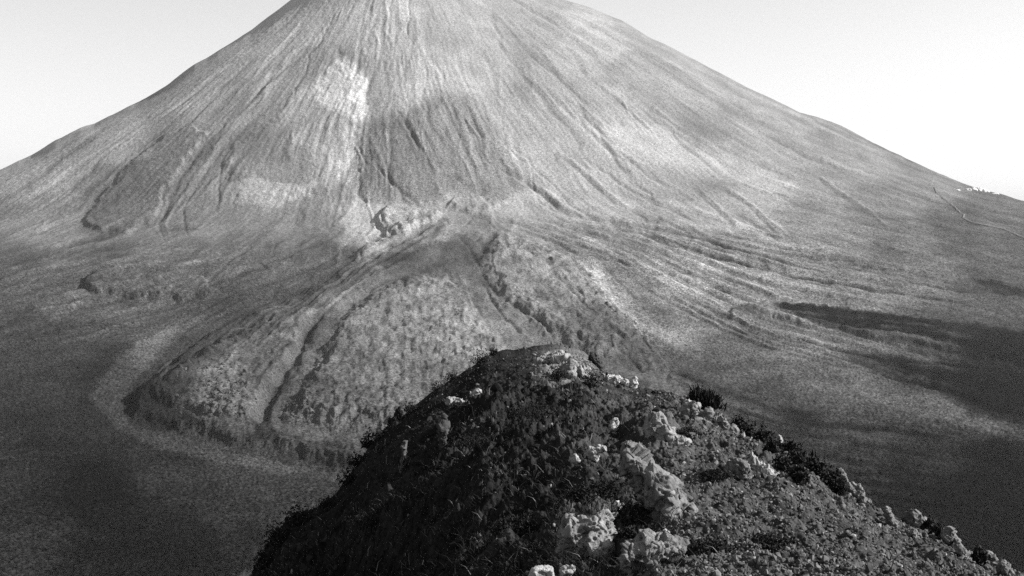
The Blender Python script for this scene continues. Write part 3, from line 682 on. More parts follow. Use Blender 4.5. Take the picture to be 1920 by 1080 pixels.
def ridge_mesh():
    us = np.linspace(220, 2380, int(1500 / RES2))
    ys = pchip(RS[:, 0], RS[:, 1], us); dsil = pchip(RS[:, 0], RS[:, 2], us)
    yn = 6 * fbm(us / 46, us * 0, 3, 101, .4)
    ys0 = ys; ys = ys + yn
    db = pchip(RB[:, 0], RB[:, 1], us)
    zs = -(ys - HY) / F * dsil; zb = -(1185 - HY) / F * db
    zb = np.where(ys > 1150, -(ys + 40 - HY) / F * db, zb)
    n1, n2_, n3_ = 40, int(1000 / RES2), 90
    # near part (out of frame, under the camera)
    t = np.linspace(0, 1, n1, endpoint=False)[:, None]
    d1 = 1.0 + t * (db - 1.0); z1 = -1.75 + (zb + 1.75) * t ** 1.15
    # seen part: even in picture rows
    t = np.linspace(0, 1, n2_, endpoint=False)[:, None]
    d2 = 1.0 / ((1 / db) * (1 - t) + (1 / dsil) * t)
    y2 = (HY - F * zb / db) * (1 - t) + ys0 * t + yn * t ** 5
    bulge = np.sin(np.pi * t)
    y2 = y2 - 0 * bulge
    z2 = -(y2 - HY) / F * d2
    # back slope, falling away to the plain
    t = np.linspace(0, 1, n3_)[:, None]
    run = 330 * t ** 2.2
    d3 = dsil + run + t * 0
    s0 = zs / dsil
    z3 = zs + s0 * run - 0.75 * run * smooth(-1.0, 6.0, run)
    z3 = np.maximum(z3, -222)
    D = np.concatenate([d1, d2, d3]); Z = np.concatenate([z1, z2, z3])
    U = np.broadcast_to(us, D.shape)
    X = (U - 960) / F * D; Y = D
    V = HY - F * Z / D
    seen = np.zeros(D.shape); seen[n1:n1 + n2_] = 1
    dz = np.zeros(D.shape)
    wU = U + 16 * fbm(X / 1.2, Y / 2.0, 1, 111); wV = V + 9 * fbm(X / 1.2, Y / 2.0, 1, 112)
    for pts, h, w in HOLLOW:
        sd = seg_d(pts, wU, wV, True); sd = np.where(inside(pts, wU, wV), sd, -sd)
        dz += h * smooth(-w * .3, w, sd)
    dz *= seen
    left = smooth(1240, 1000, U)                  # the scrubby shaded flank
    b1 = fbm(X / 2.6, Y / 3.4, 4, 121); b2 = ridged(X / .9, Y / 1.1, 4, 122); b3 = fbm(X / .22, Y / .26, 3, 123)
    dist = np.clip(D / 20, .5, 2)
    fade = np.ones(D.shape)
    lastrows = np.linspace(1, 0, n2_); 
    fade[n1:n1 + n2_] = np.clip((1 - np.linspace(0, 1, n2_)[:, None]) * 5 + 0.25, 0, 1)
    fade[n1 + n2_:] = 0.25
    grav = 1 - left
    zz = Z + dz * fade + fade * (0.26 * b1 * left + .10 * b1 * grav + (b2 - .45) * (.22 * left + .05 * grav) * (.35 + .65 * smooth(46, 24, Y))) + b3 * (.06 * left + .04 * grav) * smooth(34, 16, Y) + .13 * fade * fbm(X / .5, Y / .8, 3, 124) * (.25 + .75 * smooth(46, 22, Y))
    kd = np.clip(Y / 14, .8, 2.2)
    zz += seen * 1.3 * kd * smooth(36, 18, Y) * (.026 * fbm(X / .13, Y / .17, 2, 125) + .013 * fbm(X / .05, Y / .065, 2, 126)) * (1 + .6 * left)
    zz[:8] = Z[:8]
    # cover colour: dark scrub soil on the flank, gravel on the crest and right side
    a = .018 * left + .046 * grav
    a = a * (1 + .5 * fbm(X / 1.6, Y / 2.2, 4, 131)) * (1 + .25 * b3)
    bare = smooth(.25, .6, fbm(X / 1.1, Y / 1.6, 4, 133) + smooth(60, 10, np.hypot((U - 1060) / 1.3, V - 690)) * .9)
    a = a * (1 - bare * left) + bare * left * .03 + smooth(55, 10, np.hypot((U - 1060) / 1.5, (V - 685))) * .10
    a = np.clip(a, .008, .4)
    P = np.stack([X, Y, zz], -1)
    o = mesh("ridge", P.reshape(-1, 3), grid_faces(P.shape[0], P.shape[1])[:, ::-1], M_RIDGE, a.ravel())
    tag(o, "near stony ridge with scrub on its shaded left flank and gravel on its right", "ridge", kind="structure")
    return us, P, n1, n2_
RES2 = 1.0
RU, RP, RN1, RN2 = ridge_mesh()
RV = HY - F * RP[..., 2] / RP[..., 1]

def ridge_at(px, py):
    """point of the near ridge seen at this place of the photograph"""
    j = int(np.argmin(abs(RU - px)))
    v = RV[RN1:RN1 + RN2, j]
    run = np.minimum.accumulate(v)
    k = np.argmax(run <= py) if (run <= py).any() else len(run) - 1
    return Vector(RP[RN1 + int(k), j].tolist())

# ------------------------------------------------------------------ rocks
def ico(sub):
    t = (1 + 5 ** .5) / 2
    v = [(-1, t, 0), (1, t, 0), (-1, -t, 0), (1, -t, 0), (0, -1, t), (0, 1, t), (0, -1, -t), (0, 1, -t), (t, 0, -1), (t, 0, 1), (-t, 0, -1), (-t, 0, 1)]
    f = [(0, 11, 5), (0, 5, 1), (0, 1, 7), (0, 7, 10), (0, 10, 11), (1, 5, 9), (5, 11, 4), (11, 10, 2), (10, 7, 6), (7, 1, 8), (3, 9, 4), (3, 4, 2), (3, 2, 6), (3, 6, 8), (3, 8, 9), (4, 9, 5), (2, 4, 11), (6, 2, 10), (8, 6, 7), (9, 8, 1)]
    v = [Vector(q).normalized() for q in v]
    for _ in range(sub):
        mid = {}; nf = []
        def m(i, j):
            k = (min(i, j), max(i, j))
            if k not in mid:
                mid[k] = len(v); v.append(((v[i] + v[j]) / 2).normalized())
            return mid[k]
        for (i, j, k) in f:
            p, q, r = m(i, j), m(j, k), m(k, i)
            nf += [(i, p, r), (j, q, p), (k, r, q), (p, q, r)]
        f = nf
    return np.array([tuple(q) for q in v]), np.array(f, np.int32)
ICO = {s: ico(s) for s in (0, 1, 3)}

def facet(q, seed):
    """broken faces: each cell of space leans its own way"""
    pi = np.floor(q).astype(np.int64); best = np.full(len(q), 1e9); val = np.zeros(len(q))
    r = lambda c, k: _h(c[:, 0], c[:, 1], c[:, 2], seed * 13 + k).astype(np.float64) / 4294967295.0
    for dx in (-1, 0, 1):
        for dy in (-1, 0, 1):
            for dz in (-1, 0, 1):
                c = pi + np.array([dx, dy, dz])
                o = q - (c + np.stack([r(c, 1), r(c, 2), r(c, 3)], -1))
                d = (o * o).sum(1)
                nn = np.stack([r(c, 4), r(c, 5), r(c, 6)], -1) * 2 - 1; nn /= np.linalg.norm(nn, axis=1)[:, None] + 1e-9
                v = (o * nn).sum(1) + (r(c, 7) - .5) * .5
                m = d < best; best = np.where(m, d, best); val = np.where(m, v, val)
    return val, np.sqrt(best)

def rid3(q, seed):
    return 1 - 2 * np.abs(n3(q, seed))

def joined(v, f, vox):
    """one closed skin round overlapping lumps"""
    me = bpy.data.meshes.new("tmp"); me.from_pydata(v.tolist(), [], f.tolist())
    o = bpy.data.objects.new("tmp", me); COL.objects.link(o)
    md = o.modifiers.new("r", 'REMESH'); md.mode = 'VOXEL'; md.voxel_size = vox
    ev = o.evaluated_get(bpy.context.evaluated_depsgraph_get()); m2 = ev.to_mesh()
    n = len(m2.vertices); P = np.empty(n * 3, np.float32); m2.vertices.foreach_get("co", P)
    Nn = np.empty(n * 3, np.float32); m2.vertices.foreach_get("normal", Nn)
    Fc = np.array([p.vertices[:] for p in m2.polygons], np.int32)
    ev.to_mesh_clear(); bpy.data.objects.remove(o); bpy.data.meshes.remove(me)
    return P.reshape(-1, 3).astype(float), Nn.reshape(-1, 3).astype(float), Fc

def biggest(P, Nn, Fq, name, label):
    """keep the one main body"""
    lab = np.arange(len(P))
    while True:
        m = lab[Fq].min(1); new = lab.copy()
        np.minimum.at(new, Fq.ravel(), np.repeat(m, Fq.shape[1]))
        new = new[new]
        if (new == lab).all(): break
        lab = new
    ids, cnt = np.unique(lab, return_counts=True)
    if len(ids) > 1: print("PIECES", name, label, sorted(cnt)[::-1])
    keep = lab == ids[cnt.argmax()]
    idx = np.cumsum(keep) - 1
    return P[keep], Nn[keep], idx[Fq[keep[Fq].all(1)]].astype(np.int32)

def rock(name, label, cat, lumps, albedo=.34, pit=1.0, group=None, seed=0, sub=5, embed=.35):
    """lumps: (px, py, width px, height px, depth factor, tilt); they overlap and are skinned as one body"""
    V, Fc = [], []; off = 0
    base = None; rs = []
    for i, (px, py, w, h, dep, tilt) in enumerate(lumps):
        g = ridge_at(px, py + h * .5)
        if base is not None:
            lim = .45 * dep * min(w, h * 1.2) * .5 * g.y / F
            g.y = prev + max(-lim, min(lim, g.y - prev))
        prev = g.y
        m = g.y / F
        rx, rz = w * .62 * m, h * .60 * m
        g.x = (px - 960) * m
        c = Vector((g.x, g.y + rx * dep * .3, (HY - py) * m - rz * .15))
        if base is None: base = Vector((c.x, c.y, c.z - rz))
        v, f = ICO[3]; v = v.copy()
        rg = np.random.default_rng(seed + i * 7)
        for _ in range(8):
            n = rg.normal(size=3); n /= np.linalg.norm(n)
            v = v - np.outer(np.clip(v @ n - rg.uniform(.6, .9), 0, None) * .9, n)
        v = v * np.array([rx, max(rx, rz * .6) * dep, rz * 1.15])
        ct, st = math.cos(tilt), math.sin(tilt)
        v = np.stack([v[:, 0] * ct + v[:, 2] * st, v[:, 1], -v[:, 0] * st + v[:, 2] * ct], -1)
        V.append(v + np.array(c - base)); Fc.append(f + off); off += len(v); rs.append((rx * rz) ** .5)
    s = float(np.mean(rs))
    P, Nn, Fq = biggest(*joined(np.concatenate(V), np.concatenate(Fc), max(s / 22, .006)), name, label)
    q = P / s + seed * 3.1
    wq = q + .22 * np.stack([n3(q * 1.6, seed + 20), n3(q * 1.6, seed + 21), n3(q * 1.6, seed + 22)], -1)
    d = .42 * facet(wq * .7, seed)[0] + .24 * facet(wq * 1.5, seed + 1)[0] + .10 * n3(q * 1.3, seed + 2) + .05 * rid3(wq * 3.2, seed + 3) + .02 * rid3(q * 7, seed + 4)
    p1 = 1 - smooth(.16, .40, facet(wq * 1.5, seed + 5)[1]); p2 = 1 - smooth(.16, .42, facet(wq * 3.2, seed + 6)[1])
    d = d - pit * (.22 * p1 * smooth(-.1, .3, n3(q * .9, seed + 7)) + .09 * p2 * smooth(-.2, .3, n3(q * 1.1, seed + 10)))
    P = P + Nn * (d * s)[:, None]
    a = .72 * albedo * (1 + .3 * n3(q * 2.5, seed + 8) + .15 * n3(q * 7, seed + 9))
    o = mesh(name, P, Fq, M_ROCK, np.clip(a, .01, .8))
    o.location = base
    return tag(o, label, cat, group)

rock("rock_outcrop", "long knobbly pale rock spine standing along the ridge crest", "outcrop",
     [(1236, 925, 56, 96, 1.2, -.4), (1218, 898, 46, 84, 1.3, -.5), (1202, 876, 38, 74, 1.5, -.55), (1190, 854, 28, 56, 1.8, -.6), (1256, 950, 60, 100, 1.2, -.25), (1270, 975, 52, 84, 1.2, -.1), (1248, 985, 44, 56, 1.2, 0)], .19, 1.7, seed=11)
rock("rock_outcrop", "pitted pale two-humped rock with smooth grey hollow, low at the ridge foot", "outcrop",
     [(1100, 1010, 78, 66, .9, -.1), (1074, 1008, 44, 56, .9, 0), (1132, 1000, 40, 40, .9, 0), (1128, 976, 50, 46, 1, .2)], .24, 1.9, seed=23)
rock("rock_outcrop", "rough crumbling pale rock mass below the dark hollow, at the lower edge", "outcrop",
     [(1180, 1050, 30, 60, 1, .1), (1205, 1035, 50, 60, 1, .2), (1235, 1030, 60, 44, 1, -.1), (1262, 1022, 50, 26, 1, -.1), (1215, 1070, 60, 50, 1, 0), (1190, 1085, 44, 40, 1, .2)], .21, 2.0, seed=31)
rock("stone_shard", "slim curved white stone shard leaning in the black hollow", "stone",
     [(1161, 952, 10, 28, .8, -.35), (1167, 967, 11, 26, .8, -.5), (1175, 977, 9, 16, .8, -.7)], .5, .2, seed=41)
rock("boulder", "round pitted pale boulder cut by the bottom edge, left one of two", "boulder", [(1016, 1082, 38, 32, 1, 0)], .42, 1.0, seed=43)
rock("boulder", "small bright boulder at the bottom edge under the two-humped rock", "boulder", [(1066, 1072, 26, 26, 1, .2)], .48, 1.0, seed=47)
rock("stone", "flat-topped white stone on the scrubby slope left of the rock spine", "stone", [(1110, 853, 22, 20, 1, .3), (1124, 842, 22, 10, 1, -.4)], .36, .3, seed=51)
rock("stone", "small white stone in dry grass further left of the rock spine", "stone", [(1077, 862, 15, 13, 1, 0)], .36, .3, seed=53)
rock("stone", "small knobbly pale stone in the shade beside the rock spine", "stone", [(1167, 877, 14, 16, 1, 0)], .42, .8, seed=55)
rock("rock_outcrop", "steep bright rock knob topping the near ledge behind the rock spine", "outcrop",
     [(1234, 800, 34, 46, 1, -.4), (1254, 818, 38, 40, 1, -.3), (1275, 836, 34, 26, 1, -.1)], .26, 1.0, seed=61)
rock("rock_outcrop", "small pale rock at the left end of the near ledge", "outcrop", [(1150, 800, 18, 24, 1, .3), (1148, 815, 14, 16, 1, 0)], .42, .8, seed=67)
rock("rock_outcrop", "broken pale rock with black cavities below the dark tussock", "outcrop",
     [(1300, 772, 34, 26, 1, -.3), (1325, 782, 36, 24, 1, -.3), (1345, 795, 36, 26, 1, -.4), (1318, 800, 44, 26, 1, .1), (1365, 812, 34, 24, 1, -.5)], .19, 1.9, seed=71)
rock("stone", "smooth white rock beside the dark tussock", "stone", [(1290, 762, 30, 22, 1, -.5)], .36, .3, seed=73)
rock("stone", "squarish white stone lying on the dark flank above its neighbour", "stone", [(893, 737, 16, 12, 1, .1)], .36, .2, seed=79)
rock("stone", "long white stone lying flat on the dark upper flank", "stone", [(862, 753, 26, 8, 1, .1), (845, 752, 16, 14, 1, 0)], .36, .4, seed=83)
rock("rock_outcrop", "brightest sunlit rocks around the summit of the far knoll", "outcrop",
     [(1045, 670, 44, 18, 1, -.1), (1020, 675, 28, 10, 1, .1)], .3, 1.2, seed=89)
rock("rock_outcrop", "sunlit pitted rocks on the near side of the far knoll, below its brightest ones", "outcrop",
     [(1070, 694, 34, 26, 1, -.2), (1090, 699, 28, 22, 1, .2), (1054, 702, 24, 16, 1, 0)], .28, 1.4, seed=90)
rock("rock_outcrop", "dark upright rock standing against the plain on the knoll's right", "outcrop", [(1114, 672, 14, 22, 1, -.3), (1122, 680, 12, 18, 1, -.4)], .07, .8, seed=97)
rock("rock_outcrop", "low pale rocks in the gap right of the knoll", "outcrop", [(1150, 712, 30, 14, 1, 0), (1172, 718, 18, 12, 1, 0), (1189, 718, 14, 22, 1, .3)], .42, 1.0, seed=101)
rock("stone_slab", "slender grey slab standing upright on the black left flank", "slab", [(757, 855, 9, 52, .8, .05)], .12, .3, seed=103)
rock("stone_slab", "broad grey slab standing on the flank under the long white stone", "slab", [(830, 808, 15, 60, .8, -.05)], .07, .3, seed=107)
rock("rock_outcrop", "jagged dark rock spike on the left skyline of the ridge", "outcrop", [(746, 778, 11, 26, .9, .2), (738, 790, 16, 18, 1, 0)], .03, .8, seed=109)
rock("stone", "thin white stone at the bottom left foot of the ridge", "stone", [(466, 1076, 26, 9, 1, -.3)], .42, .2, seed=113)
rock("boulder", "leaning wedge-shaped rock throwing a black shadow over the gravel", "boulder", [(1392, 880, 24, 34, 1, -.7), (1378, 876, 34, 26, 1, -.2)], .16, .6, seed=127)
rock("rock_outcrop", "ribbed pale rock sloping down the gravel right of the wedge-shaped rock", "outcrop",
     [(1412, 866, 18, 34, 1, -.7), (1426, 878, 20, 26, 1, -.8), (1441, 888, 22, 26, 1, -.8), (1458, 900, 24, 22, 1, -.8), (1475, 914, 18, 16, 1, -.7)], .36, .8, seed=131)
rock("stone", "small white stone on the right skyline among dark scrub", "stone", [(1461, 824, 12, 14, 1, -.3)], .36, .2, seed=137)
EDGE = [((1580, 893), (12, 24), -.5, "narrow pale rock at the top of the lower right skyline rocks"),
        ((1600, 918), (22, 26), -.5, "pale lumpy rock second from the top on the lower right skyline"),
        ((1617, 938), (18, 14), -.5, "small pale rock at the foot of the lumpy skyline rock"),
        ((1668, 968), (12, 36), -.45, "long white rock blade leaning on the right slope"),
        ((1712, 972), (34, 22), -.6, "broad grey rock on the skyline right of the white blade"),
        ((1782, 1008), (22, 36), -.5, "bright hooked rock on the lower right skyline"),
        ((1803, 1030), (14, 30), -.4, "thin pale rock just right of the hooked rock"),
        ((1858, 1048), (20, 26), -.5, "pale ribbed rock near the right end of the skyline"),
        ((1884, 1066), (20, 24), -.5, "grey rock at the right end of the ridge skyline"),
        ((1710, 1000), (20, 14), -.3, "dull pale rock below the broad grey skyline rock")]
for i, (p, s, tl, lb) in enumerate(EDGE):
    rock("skyline_rock", lb, "rock", [(p[0], p[1], s[0], s[1], 1, tl), (p[0] + s[0] * .4, p[1] + s[1] * .3, s[0] * .8, s[1] * .6, 1, tl)], .20, .8, "rocks along the right skyline of the ridge", 141 + i * 5, sub=3 if s[0] < 16 else 5)

# ------------------------------------------------------------------ scatter on the ridge
RIDGE_N = None
def ridge_points(n, weight, lo=0.0, hi=1.0):
    """random points on the seen part of the ridge; weight(u, v) in 0..1"""
    out = []
    seen = RP[RN1:RN1 + RN2]; sv = RV[RN1:RN1 + RN2]
    while sum(len(o) for o in out) < n:
        i = RNG.integers(0, RN2 - 1, n * 3); j = RNG.integers(0, len(RU) - 1, n * 3)
        ok = RNG.random(n * 3) < weight(RU[j], sv[i, j])
        i, j = i[ok], j[ok]
        fi, fj = RNG.random(len(i))[:, None], RNG.random(len(i))[:, None]
        p = seen[i, j] * (1 - fi) * (1 - fj) + seen[i + 1, j] * fi * (1 - fj) + seen[i, j + 1] * (1 - fi) * fj + seen[i + 1, j + 1] * fi * fj
        out.append(p)
    return np.concatenate(out)[:n]

def gravel():
    w = lambda u, v: np.clip((u - 1180) / 140, 0, 1) * .9 + .06 * (u > 850)
    n = 60000
    p = ridge_points(n, w)
    p2 = ridge_points(500, lambda u, v: np.exp(-(((u - 1060) / 90) ** 2 + ((v - 690) / 35) ** 2)))
    p = np.concatenate([p, p2]); n = len(p)
    v0, f0 = ICO[0]
    size = np.clip(RNG.lognormal(-4.5, .5, n), .004, .04) * np.clip(p[:, 1] / 15, .8, 2.0)
    V = np.repeat(v0[None], n, 0) * (1 + .18 * RNG.normal(size=(n, 12, 1)).clip(-1.5, 1.5))
    for _ in range(3):
        nn = RNG.normal(size=(n, 3)); nn /= np.linalg.norm(nn, axis=1)[:, None]
        d = np.einsum('nij,nj->ni', V, nn)
        V = V - np.clip(d - RNG.uniform(.3, .8, n)[:, None], 0, None)[..., None] * nn[:, None]
    V = V * size[:, None, None] * RNG.uniform(.65, 1.3, (n, 1, 3))
    th = RNG.random(n) * 6.283; c, s = np.cos(th)[:, None], np.sin(th)[:, None]
    V = np.stack([V[..., 0] * c - V[..., 1] * s, V[..., 0] * s + V[..., 1] * c, V[..., 2]], -1)
    V = V + p[:, None] + np.array([0, 0, .3]) * size[:, None, None]
    Fc = f0[None] + (np.arange(n) * 12)[:, None, None]
    al = np.repeat(np.clip(RNG.lognormal(-2.55, .42, n), .02, .25), 12)
    o = mesh("gravel", V.reshape(-1, 3), Fc.reshape(-1, 3), M_GRAVEL, al, smooth_shade=False)
    tag(o, "loose grey gravel strewn over the sunlit right side of the near ridge", "gravel", kind="stuff")
gravel()

def rubble():
    """angular dark stones bedded in the scrub of the shaded flank"""
    n = 2600
    p = ridge_points(n, lambda u, v: np.clip((1330 - u) / 160, 0, 1))
    v0, f0 = ICO[1]
    V = np.repeat(v0[None], n, 0)
    for _ in range(5):
        nn = RNG.normal(size=(n, 3)); nn /= np.linalg.norm(nn, axis=1)[:, None]
        d = np.einsum('nij,nj->ni', V, nn)
        V = V - np.clip(d - RNG.uniform(.35, .8, n)[:, None], 0, None)[..., None] * nn[:, None]
    size = np.clip(RNG.lognormal(-3.55, .5, n), .012, .11) * np.clip(p[:, 1] / 22, .35, 1.2)
    V = V * size[:, None, None] * RNG.uniform(.6, 1.3, (n, 1, 3))
    V = V + p[:, None] + np.array([0, 0, .1]) * size[:, None, None]
    Fc = f0[None] + (np.arange(n) * len(v0))[:, None, None]
    al = np.repeat(np.where(RNG.random(n) < .03, .14, .010 + .022 * RNG.random(n)), len(v0))
    o = mesh("rubble", V.reshape(-1, 3), Fc.reshape(-1, 3), M_GRAVEL, al, smooth_shade=False)
    tag(o, "dark angular rubble bedded in the shaded flank of the near ridge", "rubble", kind="stuff")
rubble()

def grass():
    w = lambda u, v: np.clip((1300 - u) / 200, 0, 1) * .97 + .03
    n = 46000
    p = ridge_points(n, w)
    cl = fbm(p[:, 0] / .5, p[:, 1] / .7, 3, 201)
    keep = cl > -.25
    p = p[keep]; n = len(p); cl = cl[keep]
    L = (.04 + .13 * RNG.random(n) ** 1.6) * np.clip(1 + cl, .5, 1.8)
    th = RNG.random(n) * 6.283
    lean = .35 + .5 * RNG.random(n)
    d = np.stack([np.cos(th) * lean - .35, np.sin(th) * lean * .8, np.full(n, .8)], -1); d /= np.linalg.norm(d, axis=1)[:, None]
    side = np.stack([np.sin(th + 1.2), np.cos(th + 1.2), np.zeros(n)], -1)
    wd = (.002 + .004 * RNG.random(n)) * np.clip(p[:, 1] / 18, .8, 1.8)
    mid = p + d * (L * .55)[:, None] + np.array([0, 0, .01])
    tip = p + d * L[:, None] + np.stack([np.cos(th), np.sin(th), -.5 * np.ones(n)], -1) * (L * .22)[:, None]
    V = np.stack([p - side * wd[:, None], p + side * wd[:, None], mid + side * wd[:, None] * .7, mid - side * wd[:, None] * .7, tip], 1)
    k = (np.arange(n) * 5)[:, None]
    Fc = np.concatenate([np.array([[0, 1, 2]]) + k, np.array([[0, 2, 3]]) + k, np.array([[3, 2, 4]]) + k])
    al = np.where(RNG.random(n) < .09, .09 + .10 * RNG.random(n), .008 + .016 * RNG.random(n))
    o = mesh("grass", V.reshape(-1, 3), Fc, M_PLANT, np.repeat(al, 5), smooth_shade=False)
    tag(o, "dark wiry grass and low scrub covering the shaded flank of the ridge", "grass", kind="stuff")
grass()

def leaf_cloud(n, r, seed, leaf=.05, spiky=0.0):
    rg = np.random.default_rng(seed)
    u = rg.normal(size=(n, 3)); u /= np.linalg.norm(u, axis=1)[:, None]
    rad = rg.random(n) ** .45
    lob = 1 + .45 * n3(u * 2.2 + seed, seed) + .25 * n3(u * 5 + seed, seed + 1)
    p = u * (rad * lob)[:, None] * np.array(r)
    p[:, 2] = np.abs(p[:, 2]) * 1.0 + r[2] * .05
    a = rg.normal(size=(n, 3)); a /= np.linalg.norm(a, axis=1)[:, None]
    a = a * (1 - spiky) + np.array([0, 0, 1]) * spiky + u * spiky * .6
    b = np.cross(a, rg.normal(size=(n, 3))); b /= np.linalg.norm(b, axis=1)[:, None] + 1e-9
    l = leaf * (.6 + .8 * rg.random(n))[:, None]; wd = l * (.38 - .26 * spiky)
    V = np.stack([p - a * l, p + b * wd, p + a * l * (1 + spiky), p - b * wd], 1)
    Fc = np.arange(n * 4, dtype=np.int32).reshape(n, 4)
    al = np.repeat(np.clip(.012 + .02 * rg.random(n), .008, .06), 4)
    return V.reshape(-1, 3), Fc, al

def stems(r, seed, k=7):
    rg = np.random.default_rng(seed); V, Fc = [], []; off = 0
    for _ in range(k):
        th = rg.random() * 6.283; tip = np.array([math.cos(th) * r[0] * .7, math.sin(th) * r[1] * .7, r[2] * (.5 + .5 * rg.random())])
        w = .05 * r[2] * (.5 + rg.random())
        for s in range(3):
            for q in range(3):
                an = q * 2.094
                c = tip * (s / 2) * np.array([s / 2, s / 2, 1]); ww = w * (1 - s * .4)
                V.append(c + np.array([math.cos(an) * ww, math.sin(an) * ww, 0]))
        for s in range(2):
            for q in range(3):
                q2 = (q + 1) % 3
                Fc.append((off + s * 3 + q, off + s * 3 + q2, off + s * 3 + 3 + q2, off + s * 3 + 3 + q))
        off += 9
    return np.array(V) - np.array([0, 0, .05 * r[2]]), np.array(Fc, np.int32)

def shrub(px, py, w, h, label, seed, group=None, name="shrub", spiky=0.0, n=420, leaf=.05):
    g = ridge_at(px, py + h * .5)
    m = g.y / F
    r = (w * .5 * m, w * .5 * m, h * m)
    root = bpy.data.objects.new(name, None); COL.objects.link(root); root.location = g
    tag(root, label, "shrub" if name == "shrub" else "grass tussock", group)
    v, f, a = leaf_cloud(n, r, seed, leaf=(leaf if not spiky else .10) * max(.6, r[2] / .5), spiky=spiky)
    mesh("foliage", v, f, M_PLANT, a, smooth_shade=False, parent=root)
    v, f = stems(r, seed)
    mesh("stem", v, f, M_STEM, parent=root)
    return root

shrub(1320, 752, 60, 32, "dark spiky tussock standing against the plain above the white rock", 301, name="grass_tussock", spiky=.7, n=3000)
G1 = "shrubs along the left skyline of the ridge"
for i, (x, y, w, h, lb) in enumerate([
        (690, 826, 26, 30, "small bushy dark shrub sticking out of the left skyline"),
        (556, 968, 64, 40, "wide black shrub clump low on the left skyline"),
        (520, 1005, 46, 44, "black shrub below the wide clump on the left skyline"),
        (496, 1050, 40, 40, "lowest black shrub at the ridge's left foot"),
        (612, 945, 44, 22, "low flat shrub above the wide clump on the left skyline"),
        (655, 895, 40, 32, "rounded black shrub under the small bushy one on the left skyline"),
        (668, 862, 34, 26, "dark shrub just below the small bushy skyline shrub"),
        (712, 812, 34, 22, "low shrub between the small bushy shrub and the rock spike"),
        (770, 764, 30, 18, "low shrub just above the rock spike on the skyline"),
        (822, 726, 34, 20, "dark shrub midway up the left skyline"),
        (850, 706, 30, 16, "small dark shrub above the midway skyline shrub"),
        (902, 672, 36, 24, "black round shrub at the left shoulder of the knoll"),
        (926, 660, 20, 14, "tiny dark shrub on the left edge of the knoll top")]):
    shrub(x, y, w, h, lb, 310 + i * 3, G1)
shrub(1108, 712, 40, 30, "dark shrub in the shade on the right side of the knoll", 380)
shrub(1045, 705, 34, 22, "dark shrub between the sunlit knoll rocks", 383)
G2 = "scrub bushes along the right skyline of the ridge"
RB2 = [(1385, 796, 30, 22, "tallest of the ragged bushes right of the tussock"), (1405, 806, 32, 26, "ragged bush next to the tallest one right of the tussock"),
       (1430, 815, 34, 24, "bush immediately left of the small white skyline stone"), (1448, 836, 34, 26, "dark bush below the small white skyline stone"),
       (1482, 838, 36, 24, "pale-topped bush right of the small white skyline stone"), (1498, 856, 40, 30, "dark bush under the pale-topped one"),
       (1520, 866, 38, 30, "middle bush of the dense dark skyline thicket"), (1540, 884, 40, 34, "dark bush low in the dense skyline thicket"),
       (1562, 898, 36, 36, "bush at the lower end of the dense skyline thicket"), (1575, 915, 34, 30, "last dark bush before the lumpy skyline rock"),
       (1500, 890, 40, 30, "dark bush inside the slope behind the thicket"), (1470, 866, 36, 28, "bush on the slope below the small white stone"),
       (1740, 984, 24, 22, "small bush beyond the broad grey skyline rock"), (1756, 1000, 26, 24, "small dark bush left of the hooked rock"),
       (1835, 1044, 26, 26, "bush between the hooked rock and the ribbed rock")]
for i, (x, y, w, h, lb) in enumerate(RB2):
    shrub(x, y, w, h, lb, 400 + i * 3, G2)

for i, (x, y, w, h, lb) in enumerate([  # low dark leaf mats added in place of deep shadow
        (1330, 1030, 120, 26, "wide low black leaf mat standing in for shadow at the bottom edge below the gravel"),
        (1440, 1020, 110, 24, "low black leaf mat put in for shadow right of the wide one at the bottom edge"),
        (1190, 965, 90, 34, "black leaf mat put in as the shade of the hollow beside the rock spine"),
        (1130, 915, 80, 26, "black leaf mat acting as shadow above the two-humped rock"),
        (1090, 930, 60, 26, "smaller black leaf mat acting as shadow left of the one above the two-humped rock"),
        (1290, 812, 60, 16, "low dark leaf mat acting as the shade under the rock knob of the near ledge"),
        (1200, 1000, 80, 20, "dark leaf mat acting as shadow between the rock spine and the crumbling rock mass"),
        (1345, 888, 64, 9, "thin dark leaf strip made as the shadow in front of the wedge-shaped rock"),
        (965, 985, 90, 28, "black leaf mat acting as shadow on the shaded flank left of the two-humped rock"),
        (700, 975, 90, 34, "black leaf mat put in for shade deep in the lower left flank"),
        (1000, 770, 120, 22, "long dark band of scrub and added shade crossing the flank below the knoll"),
        (900, 830, 110, 24, "dark band of scrub and added shade in the middle of the shaded flank")]):
    shrub(x, y, w, h, lb, 600 + i * 3, "dark leaf mats put in for shade on the near ridge", name="shrub", n=2200, leaf=.024)

